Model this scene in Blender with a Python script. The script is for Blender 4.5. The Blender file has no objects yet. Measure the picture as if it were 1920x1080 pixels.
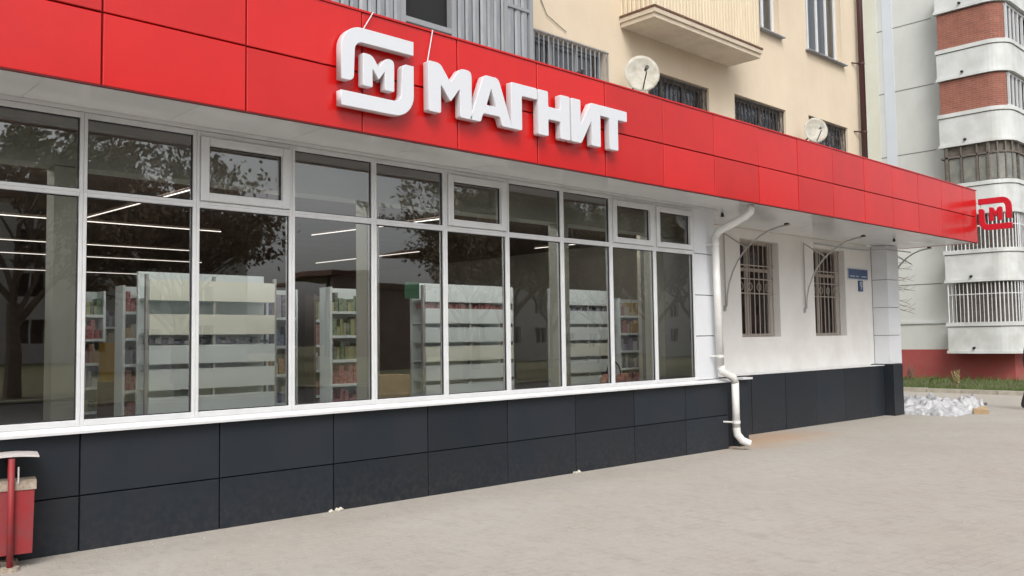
import bpy, bmesh, math, random
from mathutils import Vector, Matrix
R = math.radians
rnd = random.Random(11)
scene = bpy.context.scene
col = scene.collection

# ------------------------------------------------------------------ camera
f_px, yaw, pitch, roll, D = 1639.09, 0.8136, 0.0579, -0.0138, 7.4282
fw = Vector((math.cos(yaw)*math.cos(pitch), math.sin(yaw)*math.cos(pitch), math.sin(pitch)))
rt = Vector((math.sin(yaw), -math.cos(yaw), 0)); up = rt.cross(fw)
r2 = rt*math.cos(roll)+up*math.sin(roll); u2 = -rt*math.sin(roll)+up*math.cos(roll)
cd = bpy.data.cameras.new('camera'); cam = bpy.data.objects.new('camera', cd); col.objects.link(cam)
M = Matrix.Identity(4)
for i in range(3):
    M[i][0] = r2[i]; M[i][1] = u2[i]; M[i][2] = -fw[i]
M[0][3], M[1][3], M[2][3] = 0, -D, 1.6
cam.matrix_world = M
cd.sensor_width = 36; cd.lens = f_px/1920*36; cd.clip_start = .05; cd.clip_end = 1500
scene.camera = cam

# ------------------------------------------------------------------ sky, sun, exposure
w = bpy.data.worlds.new('World'); scene.world = w; w.use_nodes = True
nt = w.node_tree; nt.nodes.clear()
sky = nt.nodes.new('ShaderNodeTexSky'); sky.sky_type = 'NISHITA'; sky.sun_disc = False
sky.sun_elevation = R(48); sky.sun_rotation = R(218)
sky.air_density = 1.0; sky.dust_density = 5.0; sky.ozone_density = 1.0
hs = nt.nodes.new('ShaderNodeHueSaturation'); hs.inputs['Saturation'].default_value = .22
bg = nt.nodes.new('ShaderNodeBackground'); bg.inputs['Strength'].default_value = .15
ow = nt.nodes.new('ShaderNodeOutputWorld')
nt.links.new(sky.outputs[0], hs.inputs['Color']); nt.links.new(hs.outputs[0], bg.inputs[0]); nt.links.new(bg.outputs[0], ow.inputs[0])
sd = bpy.data.lights.new('sun', 'SUN'); sd.energy = .8; sd.angle = R(25); sd.color = (1, .97, .92)
sun = bpy.data.objects.new('sun', sd); col.objects.link(sun)
az = R(218); el = R(48)      # sky rotation measured clockwise from +Y
sdir = Vector((math.sin(az)*math.cos(el), math.cos(az)*math.cos(el), math.sin(el)))
sun.rotation_euler = sdir.to_track_quat('Z', 'Y').to_euler()
scene.view_settings.view_transform = 'Standard'; scene.view_settings.look = 'None'
scene.view_settings.exposure = 0.5; scene.view_settings.gamma = 1
scene.render.engine = 'CYCLES'
scene.cycles.transparent_max_bounces = 16
scene.cycles.max_bounces = 8

# ------------------------------------------------------------------ materials
def mat(name, c, rough=.6, metal=0, c2=None, nscale=4, bump=0, bscale=60, spec=.5, coat=0, emit=None, estr=0, vary=0, streak=None, stretch=(1,1,1)):
    m = bpy.data.materials.new(name); m.use_nodes = True
    n = m.node_tree; b = n.nodes['Principled BSDF']; L = n.links.new
    b.inputs['Base Color'].default_value = (*c, 1); b.inputs['Roughness'].default_value = rough
    b.inputs['Metallic'].default_value = metal; b.inputs['Specular IOR Level'].default_value = spec
    b.inputs['Coat Weight'].default_value = coat; b.inputs['Coat Roughness'].default_value = .08
    tc = n.nodes.new('ShaderNodeNewGeometry'); mp = n.nodes.new('ShaderNodeMapping'); mp.inputs['Scale'].default_value = stretch
    L(tc.outputs['Position'], mp.inputs[0])
    out = None
    if c2 is not None:
        t = n.nodes.new('ShaderNodeTexNoise'); t.inputs['Scale'].default_value = nscale; t.inputs['Detail'].default_value = 8; t.inputs['Roughness'].default_value = .6
        L(mp.outputs[0], t.inputs['Vector'])
        r = n.nodes.new('ShaderNodeValToRGB'); r.color_ramp.elements[0].position = .35; r.color_ramp.elements[1].position = .68
        r.color_ramp.elements[0].color = (*c, 1); r.color_ramp.elements[1].color = (*c2, 1)
        L(t.outputs['Fac'], r.inputs[0]); out = r.outputs[0]
    if vary:
        oi = n.nodes.new('ShaderNodeObjectInfo'); h = n.nodes.new('ShaderNodeHueSaturation')
        mr = n.nodes.new('ShaderNodeMapRange'); mr.inputs['To Min'].default_value = 1-vary; mr.inputs['To Max'].default_value = 1+vary
        L(oi.outputs['Random'], mr.inputs[0]); L(mr.outputs[0], h.inputs['Value'])
        if out: L(out, h.inputs['Color'])
        else: h.inputs['Color'].default_value = (*c, 1)
        out = h.outputs[0]
    if out: L(out, b.inputs['Base Color'])
    if bump:
        t2 = n.nodes.new('ShaderNodeTexNoise'); t2.inputs['Scale'].default_value = bscale; t2.inputs['Detail'].default_value = 5
        L(mp.outputs[0], t2.inputs['Vector'])
        bn = n.nodes.new('ShaderNodeBump'); bn.inputs['Strength'].default_value = bump; bn.inputs['Distance'].default_value = .02
        L(t2.outputs['Fac'], bn.inputs['Height']); L(bn.outputs[0], b.inputs['Normal'])
    if emit:
        b.inputs['Emission Color'].default_value = (*emit, 1); b.inputs['Emission Strength'].default_value = estr
    return m

def glassmat(name, tint=(.93,.96,.94), ior=2.7, rough=0.012, wave=.0009):
    m = bpy.data.materials.new(name); m.use_nodes = True; n = m.node_tree; n.nodes.clear(); L = n.links.new
    o = n.nodes.new('ShaderNodeOutputMaterial'); mx = n.nodes.new('ShaderNodeMixShader')
    tr = n.nodes.new('ShaderNodeBsdfTransparent'); tr.inputs[0].default_value = (*tint, 1)
    gl = n.nodes.new('ShaderNodeBsdfGlossy'); gl.inputs['Roughness'].default_value = rough; gl.inputs[0].default_value = (1,1,1,1)
    fr = n.nodes.new('ShaderNodeFresnel'); fr.inputs['IOR'].default_value = ior
    g = n.nodes.new('ShaderNodeNewGeometry'); nz = n.nodes.new('ShaderNodeTexNoise'); nz.inputs['Scale'].default_value = 1.7; nz.inputs['Detail'].default_value = 1
    bp = n.nodes.new('ShaderNodeBump'); bp.inputs['Strength'].default_value = 1; bp.inputs['Distance'].default_value = wave
    L(g.outputs['Position'], nz.inputs['Vector']); L(nz.outputs['Fac'], bp.inputs['Height']); L(bp.outputs[0], gl.inputs['Normal'])
    L(fr.outputs[0], mx.inputs[0]); L(tr.outputs[0], mx.inputs[1]); L(gl.outputs[0], mx.inputs[2]); L(mx.outputs[0], o.inputs[0])
    return m

MT = {}
MT['red'] = mat('red_composite', (.57,.010,.009), .24, spec=.5, coat=.12, c2=(.50,.009,.008), nscale=1.2, vary=.09, bump=.08, bscale=1.6)
MT['redjoint'] = mat('red_joint', (.10,.008,.008), .8)
MT['white_gloss'] = mat('white_composite', (.74,.75,.76), .16, c2=(.69,.71,.72), nscale=2, bump=.03, bscale=2.5)
MT['white_panel'] = mat('white_cassette', (.70,.72,.75), .35, c2=(.66,.68,.71), nscale=2)
MT['pvc'] = mat('white_pvc', (.66,.67,.68), .32, c2=(.60,.61,.62), nscale=5)
MT['gasket'] = mat('black_gasket', (.02,.022,.03), .7)
MT['anth'] = mat('anthracite_composite', (.013,.019,.026), .5, c2=(.019,.021,.027), nscale=1.5, vary=.16, bump=.02, bscale=3, spec=.32)
MT['anthjoint'] = mat('dark_joint', (.006,.008,.012), .8)
MT['letter'] = mat('white_acrylic', (.64,.66,.70), .28)
MT['letter_side'] = mat('white_letter_return', (.60,.58,.60), .4)
MT['cream'] = mat('cream_render', (.68,.58,.44), .9, c2=(.61,.51,.385), nscale=.9, bump=.25, bscale=70, stretch=(1,1,.45))
MT['creamslab'] = mat('cream_painted_concrete', (.60,.52,.40), .8, c2=(.50,.42,.33), nscale=3)
MT['creamsheet'] = mat('cream_profiled_sheet', (.66,.56,.40), .55, c2=(.60,.50,.36), nscale=6, vary=.04, stretch=(2,2,.4))
MT['brown'] = mat('brown_painted_metal', (.055,.018,.018), .4)
MT['rustdark'] = mat('rusty_metal', (.10,.045,.03), .8, c2=(.16,.08,.05), nscale=14)
MT['galv'] = mat('weathered_galvanised_sheet', (.20,.215,.235), .5, c2=(.29,.305,.32), nscale=5, vary=.10, bump=.1, bscale=20, stretch=(3,3,.5))
MT['dark'] = mat('dark_interior', (.012,.012,.014), .8)
MT['greybar'] = mat('grey_painted_bar', (.27,.28,.295), .5)
MT['blackbar'] = mat('black_painted_bar', (.035,.033,.04), .5)
MT['creambar'] = mat('cream_painted_bar', (.40,.35,.31), .55)
MT['curtain'] = mat('dark_red_curtain', (.06,.014,.010), .9, c2=(.018,.007,.006), nscale=9, stretch=(4,4,.3))
MT['net'] = mat('net_curtain', (.45,.47,.50), .9, c2=(.30,.33,.38), nscale=7, stretch=(5,5,.4))
MT['plaster'] = mat('white_plaster', (.82,.81,.79), .85, c2=(.76,.75,.73), nscale=1.6, bump=.2, bscale=80)
MT['pipe'] = mat('white_downpipe', (.72,.72,.70), .3, c2=(.62,.61,.58), nscale=6)
MT['dish'] = mat('dish_enamel', (.50,.48,.42), .6, c2=(.34,.31,.25), nscale=9)
MT['steel'] = mat('painted_steel', (.42,.42,.41), .5)
MT['bluesign'] = mat('blue_enamel', (.03,.06,.16), .35, c2=(.05,.10,.24), nscale=9)
MT['signwhite'] = mat('sign_white', (.55,.60,.66), .5)
MT['binred'] = mat('bin_red_paint', (.27,.016,.020), .6, c2=(.20,.035,.04), nscale=8, bump=.1, bscale=30)
MT['binrim'] = mat('bin_rim', (.40,.34,.28), .8, c2=(.22,.17,.12), nscale=30)
MT['binlid'] = mat('bin_lid', (.58,.55,.54), .45, c2=(.46,.40,.38), nscale=12)
MT['panelbuild'] = mat('white_concrete_panel', (.64,.66,.63), .85, c2=(.56,.58,.55), nscale=.7, bump=.2, bscale=30, stretch=(1,1,.5))
MT['panelblue'] = mat('blue_grey_seam_band', (.62,.66,.70), .85, c2=(.58,.62,.66), nscale=1.2)
MT['parapet'] = mat('white_balcony_parapet', (.66,.68,.67), .8, c2=(.57,.59,.58), nscale=1.2, stretch=(1,1,.5))
MT['seam'] = mat('panel_seam', (.20,.20,.19), .9)
MT['redbase'] = mat('red_painted_plinth', (.40,.085,.080), .75, c2=(.33,.065,.06), nscale=.8, bump=.1, bscale=20)
MT['wood'] = mat('weathered_timber', (.17,.15,.13), .8, c2=(.10,.085,.07), nscale=4, stretch=(1,1,4))
MT['kerb'] = mat('kerb_concrete', (.44,.41,.35), .9, c2=(.30,.28,.23), nscale=5, bump=.2, bscale=30, vary=.08)
MT['soil'] = mat('soil', (.10,.08,.05), .95, c2=(.06,.08,.03), nscale=3, bump=.4, bscale=20)
MT['grass'] = mat('grass_blades', (.07,.12,.025), .7, c2=(.12,.15,.04), nscale=2)
MT['weed'] = mat('dry_weed', (.30,.26,.12), .8)
MT['plastic'] = mat('white_plastic_film', (.52,.525,.54), .4, c2=(.30,.30,.31), nscale=6, bump=.7, bscale=16)
MT['card'] = mat('cardboard', (.42,.30,.17), .85, c2=(.36,.25,.14), nscale=8)
MT['bark'] = mat('bark', (.16,.13,.10), .95, c2=(.10,.08,.06), nscale=10)
MT['leaf'] = mat('spring_leaf', (.14,.12,.06), .7, c2=(.20,.15,.09), nscale=1.5)
MT['leaf2'] = mat('brown_bud_leaf', (.19,.12,.075), .7, c2=(.15,.12,.07), nscale=1.5)
MT['tile'] = mat('grey_floor_tile', (.42,.42,.40), .3, c2=(.36,.36,.35), nscale=3)
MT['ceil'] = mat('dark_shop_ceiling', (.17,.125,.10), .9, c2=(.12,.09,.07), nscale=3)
MT['inwall'] = mat('shop_wall', (.46,.44,.38), .9, c2=(.40,.38,.33), nscale=2)
MT['bulk'] = mat('shop_bulkhead', (.50,.51,.45), .9, c2=(.44,.45,.39), nscale=1.5)
MT['shelf'] = mat('white_shelf_steel', (.76,.84,.85), .4)
MT['shelfcream'] = mat('cream_header_board', (.84,.87,.76), .6)
MT['glass'] = glassmat('shop_glass')
MT['glass2'] = glassmat('flat_glass', tint=(.8,.83,.85), ior=1.9, wave=.004)
MT['glass3'] = glassmat('shaded_window_glass', tint=(.85,.85,.85), ior=1.4, wave=.002)
MT['bandyellow'] = mat('pale_yellow_band', (.66,.66,.56), .85, c2=(.6,.6,.5), nscale=1.2)
MT['netsky'] = mat('sky_paled_net_curtain', (.72,.74,.78), .9, c2=(.5,.54,.6), nscale=5, stretch=(4,4,.4))  # net curtain paled to stand in for sky reflected in the upper panes
MT['skin'] = mat('skin', (.45,.27,.2), .6)
MT['coat'] = mat('dark_coat', (.015,.012,.016), .85, c2=(.03,.02,.025), nscale=20)
def add_grime(m, lo, hi, colr, amt, ns=9):
    """dusty stain rising unevenly from the foot"""
    n = m.node_tree; L = n.links.new; b = n.nodes['Principled BSDF']; src = b.inputs['Base Color'].links[0].from_socket
    g = n.nodes.new('ShaderNodeNewGeometry'); sx = n.nodes.new('ShaderNodeSeparateXYZ'); L(g.outputs['Position'], sx.inputs[0])
    t = n.nodes.new('ShaderNodeTexNoise'); t.inputs['Scale'].default_value = ns; t.inputs['Detail'].default_value = 7; L(g.outputs['Position'], t.inputs['Vector'])
    mr = n.nodes.new('ShaderNodeMapRange'); mr.inputs['From Min'].default_value = lo; mr.inputs['From Max'].default_value = hi; mr.inputs['To Min'].default_value = 1; mr.inputs['To Max'].default_value = 0; L(sx.outputs[2], mr.inputs[0])
    r_ = n.nodes.new('ShaderNodeValToRGB'); r_.color_ramp.elements[0].position = .4; r_.color_ramp.elements[1].position = .75; L(t.outputs['Fac'], r_.inputs[0])
    mu = n.nodes.new('ShaderNodeMath'); mu.operation = 'MULTIPLY'; L(mr.outputs[0], mu.inputs[0]); L(r_.outputs[0], mu.inputs[1])
    m2 = n.nodes.new('ShaderNodeMath'); m2.operation = 'MULTIPLY'; L(mu.outputs[0], m2.inputs[0]); m2.inputs[1].default_value = amt
    x = n.nodes.new('ShaderNodeMix'); x.data_type = 'RGBA'; L(m2.outputs[0], x.inputs[0]); L(src, x.inputs[6]); x.inputs[7].default_value = (*colr, 1); L(x.outputs[2], b.inputs['Base Color'])
add_grime(MT['anth'], -.15, .5, (.12,.10,.095), .22, 22)
add_grime(MT['pvc'], .5, 1.2, (.50,.48,.44), .4, 12)
add_grime(MT['redbase'], -.2, .8, (.22,.15,.10), .7, 3)
add_grime(MT['parapet'], -1, 40, (.34,.34,.31), .6, 1.8)
add_grime(MT['cream'], 0, 30, (.50,.41,.31), .5, .8)
add_grime(MT['plaster'], .5, 2.6, (.58,.56,.52), .6, 2.2)
add_grime(MT['panelbuild'], -1, 40, (.45,.46,.43), .35, .9)
MT['brickfar'] = None

def brickmat():
    m = bpy.data.materials.new('red_brick_infill'); m.use_nodes = True; n = m.node_tree; b = n.nodes['Principled BSDF']; L = n.links.new
    uv = n.nodes.new('ShaderNodeUVMap'); uv.uv_map = 'uv'
    br = n.nodes.new('ShaderNodeTexBrick'); br.inputs['Scale'].default_value = 1
    br.inputs['Brick Width'].default_value = .26; br.inputs['Row Height'].default_value = .078; br.inputs['Mortar Size'].default_value = .007
    br.inputs['Color1'].default_value = (.31,.105,.068,1); br.inputs['Color2'].default_value = (.24,.085,.06,1); br.inputs['Mortar'].default_value = (.36,.24,.19,1)
    nz = n.nodes.new('ShaderNodeTexNoise'); nz.inputs['Scale'].default_value = 3.5; nz.inputs['Detail'].default_value = 6
    mr = n.nodes.new('ShaderNodeMapRange'); mr.inputs['To Min'].default_value = .65; mr.inputs['To Max'].default_value = 1.35
    mx = n.nodes.new('ShaderNodeHueSaturation')
    L(uv.outputs[0], br.inputs['Vector']); L(uv.outputs[0], nz.inputs['Vector']); L(nz.outputs['Fac'], mr.inputs[0]); L(mr.outputs[0], mx.inputs['Value'])
    L(br.outputs['Color'], mx.inputs['Color']); L(mx.outputs[0], b.inputs['Base Color']); b.inputs['Roughness'].default_value = .9
    bp = n.nodes.new('ShaderNodeBump'); bp.invert = True; bp.inputs['Distance'].default_value = .01; L(br.outputs['Fac'], bp.inputs['Height']); L(bp.outputs[0], b.inputs['Normal'])
    return m
MT['brickfar'] = brickmat()

def groundmat():
    m = bpy.data.materials.new('worn_pavement'); m.use_nodes = True; n = m.node_tree; b = n.nodes['Principled BSDF']; L = n.links.new
    g = n.nodes.new('ShaderNodeNewGeometry')
    def noise(s, d, rgh=.6, st=(1,1,1)):
        mp = n.nodes.new('ShaderNodeMapping'); mp.inputs['Scale'].default_value = st; L(g.outputs['Position'], mp.inputs[0])
        t = n.nodes.new('ShaderNodeTexNoise'); t.inputs['Scale'].default_value = s; t.inputs['Detail'].default_value = d; t.inputs['Roughness'].default_value = rgh; L(mp.outputs[0], t.inputs['Vector']); return t.outputs['Fac']
    def ramp(fac, a, b_, p0=.35, p1=.65):
        r = n.nodes.new('ShaderNodeValToRGB'); r.color_ramp.elements[0].position = p0; r.color_ramp.elements[1].position = p1
        r.color_ramp.elements[0].color = (*a,1); r.color_ramp.elements[1].color = (*b_,1); L(fac, r.inputs[0]); return r.outputs[0]
    def mix(fac, a, b_, mode='MIX'):
        x = n.nodes.new('ShaderNodeMix'); x.data_type = 'RGBA'; x.blend_type = mode
        if isinstance(fac, float): x.inputs[0].default_value = fac
        else: L(fac, x.inputs[0])
        if isinstance(a, tuple): x.inputs[6].default_value = (*a,1)
        else: L(a, x.inputs[6])
        if isinstance(b_, tuple): x.inputs[7].default_value = (*b_,1)
        else: L(b_, x.inputs[7])
        return x.outputs[2]
    base = ramp(noise(.55, 5), (.372,.342,.306), (.398,.374,.342))
    mid = mix(ramp(noise(10, 5, .65, (1,.55,1)), (0,0,0), (.6,.6,.6), .50, .72), base, (.275,.258,.243))
    pale = mix(ramp(noise(17, 3), (0,0,0), (.5,.5,.5), .55, .72), mid, (.43,.408,.38))
    mpb = n.nodes.new('ShaderNodeMapping'); mpb.inputs['Rotation'].default_value = (0, 0, R(8)); L(g.outputs['Position'], mpb.inputs[0])
    wv = n.nodes.new('ShaderNodeVectorMath'); wv.operation = 'ADD'; nc = n.nodes.new('ShaderNodeTexNoise'); nc.inputs['Scale'].default_value = 14
    L(g.outputs['Position'], nc.inputs['Vector']); sc = n.nodes.new('ShaderNodeVectorMath'); sc.operation = 'SCALE'; sc.inputs['Scale'].default_value = .05
    L(nc.outputs['Color'], sc.inputs[0]); L(mpb.outputs[0], wv.inputs[0]); L(sc.outputs[0], wv.inputs[1])
    br = n.nodes.new('ShaderNodeTexBrick'); br.inputs['Scale'].default_value = 1; br.inputs['Brick Width'].default_value = .20; br.inputs['Row Height'].default_value = .10; br.inputs['Mortar Size'].default_value = .006; br.inputs['Mortar Smooth'].default_value = .6
    br.inputs['Color1'].default_value = (1.0,.99,.98,1); br.inputs['Color2'].default_value = (.94,.925,.91,1); br.inputs['Mortar'].default_value = (.74,.72,.70,1)
    L(wv.outputs[0], br.inputs['Vector'])
    worn = ramp(noise(1.3, 4), (.15,.15,.15), (.85,.85,.85), .4, .65)
    pav = mix(worn, (1.0,1.0,1.0), br.outputs['Color'])
    pale = mix(1.0, pale, pav, 'MULTIPLY')
    grain = mix(ramp(noise(150, 2), (0,0,0), (.4,.4,.4), .42, .6), pale, (.26,.245,.23))
    # rusty run-off where the downpipe empties, sandy dust along the wall
    sx = n.nodes.new('ShaderNodeSeparateXYZ'); L(g.outputs['Position'], sx.inputs[0])
    def math_(op, a, b_=None):
        q = n.nodes.new('ShaderNodeMath'); q.operation = op
        for i, v in enumerate((a, b_)):
            if v is None: continue
            if isinstance(v, (int, float)): q.inputs[i].default_value = v
            else: L(v, q.inputs[i])
        return q.outputs[0]
    nz = noise(1.6, 4)
    dx = math_('DIVIDE', math_('SUBTRACT', sx.outputs[0], 12.9), 1.9); dy = math_('DIVIDE', math_('SUBTRACT', sx.outputs[1], .25), .75)
    dd = math_('SQRT', math_('ADD', math_('MULTIPLY', dx, dx), math_('MULTIPLY', dy, dy)))
    dd = math_('ADD', dd, math_('MULTIPLY', math_('SUBTRACT', nz, .5), 1.2))
    mr = n.nodes.new('ShaderNodeMapRange'); mr.inputs['From Min'].default_value = .3; mr.inputs['From Max'].default_value = 1.2; mr.inputs['To Min'].default_value = .75; mr.inputs['To Max'].default_value = 0; mr.clamp = True
    L(dd, mr.inputs[0])
    rust = mix(mr.outputs[0], grain, (.43,.26,.15))
    my = n.nodes.new('ShaderNodeMapRange'); my.inputs['From Min'].default_value = -2.2; my.inputs['From Max'].default_value = -.1; my.inputs['To Max'].default_value = .45; my.clamp = True
    L(math_('ADD', sx.outputs[1], math_('MULTIPLY', math_('SUBTRACT', nz, .5), 2.2)), my.inputs[0])
    dust = mix(my.outputs[0], rust, (.39,.345,.27), 'MIX')
    dust2 = mix(.5, rust, dust)
    L(dust2, b.inputs['Base Color']); b.inputs['Roughness'].default_value = .9
    bp = n.nodes.new('ShaderNodeBump'); bp.inputs['Distance'].default_value = .02; bp.inputs['Strength'].default_value = .5
    L(math_('ADD', noise(9, 8, .7), math_('MULTIPLY', noise(90, 3), .4)), bp.inputs['Height']); L(bp.outputs[0], b.inputs['Normal'])
    return m
MT['ground'] = groundmat()

# ------------------------------------------------------------------ helpers
def tag(o, label=None, cat=None, group=None, kind=None):
    if label: o['label'] = label
    if cat: o['category'] = cat
    if group: o['group'] = group
    if kind: o['kind'] = kind
    return o
def empty(name, loc=(0,0,0), label=None, cat=None, group=None, kind=None):
    o = bpy.data.objects.new(name, None); col.objects.link(o); o.location = loc; o.empty_display_size = .2
    return tag(o, label, cat, group, kind)
def link(name, me, m, parent=None, loc=None, kind=None):
    o = bpy.data.objects.new(name, me); col.objects.link(o)
    if m is not None and not me.materials: me.materials.append(MT[m] if isinstance(m, str) else m)
    if parent is not None:
        o.parent = parent
        wl = parent_world(parent)
        o.location = Vector(loc or (0,0,0)) - wl
    elif loc: o.location = loc
    if kind: o['kind'] = kind
    return o
def parent_world(p):
    v = Vector((0,0,0))
    while p is not None: v = v + Vector(p.location); p = p.parent
    return v
class MB:
    """collects shapes into one mesh"""
    def __init__(s): s.v = []; s.f = []; s.smooth = False
    def quad(s, *p):
        i = len(s.v); s.v += [tuple(q) for q in p]; s.f.append(tuple(range(i, i+len(p)))); return s
    def box(s, x0, x1, y0, y1, z0, z1):
        i = len(s.v)
        s.v += [(x,y,z) for z in (z0,z1) for y in (y0,y1) for x in (x0,x1)]
        s.f += [tuple(i+k for k in q) for q in ((0,2,3,1),(4,5,7,6),(0,1,5,4),(2,6,7,3),(0,4,6,2),(1,3,7,5))]; return s
    def panel(s, x0, x1, yf, yb, z0, z1, c=.004):
        """box whose -y front has a chamfer"""
        i = len(s.v)
        s.v += [(x0+c,yf,z0+c),(x1-c,yf,z0+c),(x1-c,yf,z1-c),(x0+c,yf,z1-c),(x0,yf+c,z0),(x1,yf+c,z0),(x1,yf+c,z1),(x0,yf+c,z1),(x0,yb,z0),(x1,yb,z0),(x1,yb,z1),(x0,yb,z1)]
        F = [(0,1,2,3)]
        for a in range(4):
            b = (a+1) % 4
            F += [(4+a,4+b,b,a),(8+a,8+b,4+b,4+a)]
        F.append((11,10,9,8))
        s.f += [tuple(i+k for k in q) for q in F]; return s
    def tube(s, pts, r, n=8, caps=True):
        pts = [Vector(p) for p in pts]; rs = r if isinstance(r, (list, tuple)) else [r]*len(pts)
        i0 = len(s.v); ref = None
        for k, p in enumerate(pts):
            d = (pts[min(k+1, len(pts)-1)]-pts[max(k-1, 0)]).normalized()
            if ref is None: ref = Vector((0,0,1)) if abs(d.z) < .9 else Vector((1,0,0))
            a = d.cross(ref).normalized(); b = a.cross(d).normalized(); ref = b if abs(b.dot(d)) < .99 else ref
            for j in range(n):
                t = 2*math.pi*j/n; s.v.append(tuple(p+(a*math.cos(t)+b*math.sin(t))*rs[k]))
        for k in range(len(pts)-1):
            for j in range(n):
                j2 = (j+1) % n
                s.f.append((i0+k*n+j, i0+k*n+j2, i0+(k+1)*n+j2, i0+(k+1)*n+j))
        if caps:
            s.f.append(tuple(i0+j for j in range(n))[::-1]); s.f.append(tuple(i0+(len(pts)-1)*n+j for j in range(n)))
        return s
    def mesh(s, name, smooth=False):
        me = bpy.data.meshes.new(name); me.from_pydata(s.v, [], s.f); me.update()
        if smooth:
            for p in me.polygons: p.use_smooth = True
        return me
    def build(s, name, m, parent=None, kind=None, smooth=False, recalc=False, origin=None):
        if not s.v: return None
        if origin is None:
            xs = [min(v[k] for v in s.v) for k in range(3)]; xe = [max(v[k] for v in s.v) for k in range(3)]
            origin = ((xs[0]+xe[0])/2, (xs[1]+xe[1])/2, xs[2])
        s.v = [(a-origin[0], b-origin[1], c-origin[2]) for a,b,c in s.v]
        me = s.mesh(name, smooth)
        if recalc:
            bm = bmesh.new(); bm.from_mesh(me); bmesh.ops.recalc_face_normals(bm, faces=bm.faces); bm.to_mesh(me); bm.free()
        return link(name, me, m, parent, origin, kind)
def box(name, m, parent, *a, kind=None): return MB().box(*a).build(name, m, parent, kind)
def wall_open(mb, x0, x1, z0, z1, y0, y1, ops):
    xs = sorted({x0, x1, *[o[0] for o in ops], *[o[1] for o in ops]}); xs = [x for x in xs if x0 <= x <= x1]
    for a, b in zip(xs, xs[1:]):
        zc = z0; segs = sorted((o[2], o[3]) for o in ops if o[0] <= a+1e-6 and o[1] >= b-1e-6)
        for s, e in segs:
            if s > zc: mb.box(a, b, y0, y1, zc, s)
            zc = max(zc, e)
        if zc < z1: mb.box(a, b, y0, y1, zc, z1)
    return mb
def gz(x): return -.008*x

# ------------------------------------------------------------------ ground
g = MB()
xs = [-60, -20, -5] + [i*.5 for i in range(0, 60)] + [30, 40, 60, 100, 200]
ys = [-120, -60, -30, -15] + [-12+i*.5 for i in range(0, 32)] + [6, 10, 20, 60]
def gh(x, y):
    e = .012*math.sin(x*1.3+y*.7)+.008*math.sin(x*.6-y*1.9) if (0 < x < 29 and -12 < y < -.6) else 0
    return -.008*max(min(x, 60), -20)+e
n0 = len(xs)
g.v = [(x, y, gh(x, y)) for y in ys for x in xs]
g.f = [(j*n0+i, j*n0+i+1, (j+1)*n0+i+1, (j+1)*n0+i) for j in range(len(ys)-1) for i in range(n0-1)]
o = g.build('ground', 'ground', None, 'structure', smooth=True, origin=(0,0,0)); o['label'] = 'pale worn pavement in front of the shop'

# ------------------------------------------------------------------ shop annex
shop = empty('shop_building', (6, 0, 0), 'long low shop annex with red panelled canopy, white glazing and charcoal plinth', 'shop')
FX, FD = 2.1704, 1.1355
zb, zm, zt = 3.5035, 4.0506, 4.6198
gap = .007
# red fascia panels
box('fascia_backing', 'redjoint', shop, -2.35, 19.99, -.742, -.70, zb+.01, zt-.01)
for i in range(-4, 16):
    xa = FX+FD*i; xb = xa+FD
    if i == 15: xb = 20.0
    for (a, b) in ((zb, zm), (zm, zt)):
        p = MB().panel(xa+gap, xb-(gap if i < 15 else .03), -.77, -.743, a+gap*(a > zb), b-gap*(b < zt)).build('fascia_panel', 'red', shop)
        p.rotation_euler = (R(rnd.uniform(-.28,.28)), 0, R(rnd.uniform(-.22,.22)))
# end return of the fascia, rounded corner
for (a, b) in ((zb, zm-gap), (zm+gap, zt)):
    m_ = MB(); n = 6; ra = .03
    pr = [(19.97+ra*math.sin(t*math.pi/2/n), -.77+ra-ra*math.cos(t*math.pi/2/n)) for t in range(n+1)]+[(20.0, .9),(19.97,.9),(19.97,-.74)]
    k = len(pr); m_.v = [(x,y,a) for x,y in pr]+[(x,y,b) for x,y in pr]
    m_.f = [(j,(j+1)%k,k+(j+1)%k,k+j) for j in range(k)]+[tuple(range(k))[::-1], tuple(range(k,2*k))]
    m_.build('fascia_panel', 'red', shop, recalc=True)
box('fascia_cap', 'red', shop, -2.4, 20.012, -.782, -.68, zt+.002, zt+.02)
box('canopy_roof', 'steel', shop, -2.35, 19.96, -.68, .995, zt-.09, zt-.03)
box('fascia_trim', 'redjoint', shop, -2.35, 19.99, -.775, -.742, zb-.012, zb-.001)
# soffit panels
for i in range(-4, 19):
    xa = FX-.35+FD*i; xb = min(xa+FD, 19.96)
    if xa > 19.9: break
    yb = .03 if xb < 11.0 else .99
    p = box('soffit_panel', 'white_gloss', shop, xa+.002, xb-.002, -.735, yb, zb+.004, zb+.03)
    p.rotation_euler = (R(rnd.uniform(-.12,.12)), R(rnd.uniform(-.1,.1)), 0)
box('soffit_backing', 'steel', shop, -2.35, 19.96, -.735, .99, zb+.045, zb+.06)
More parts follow.
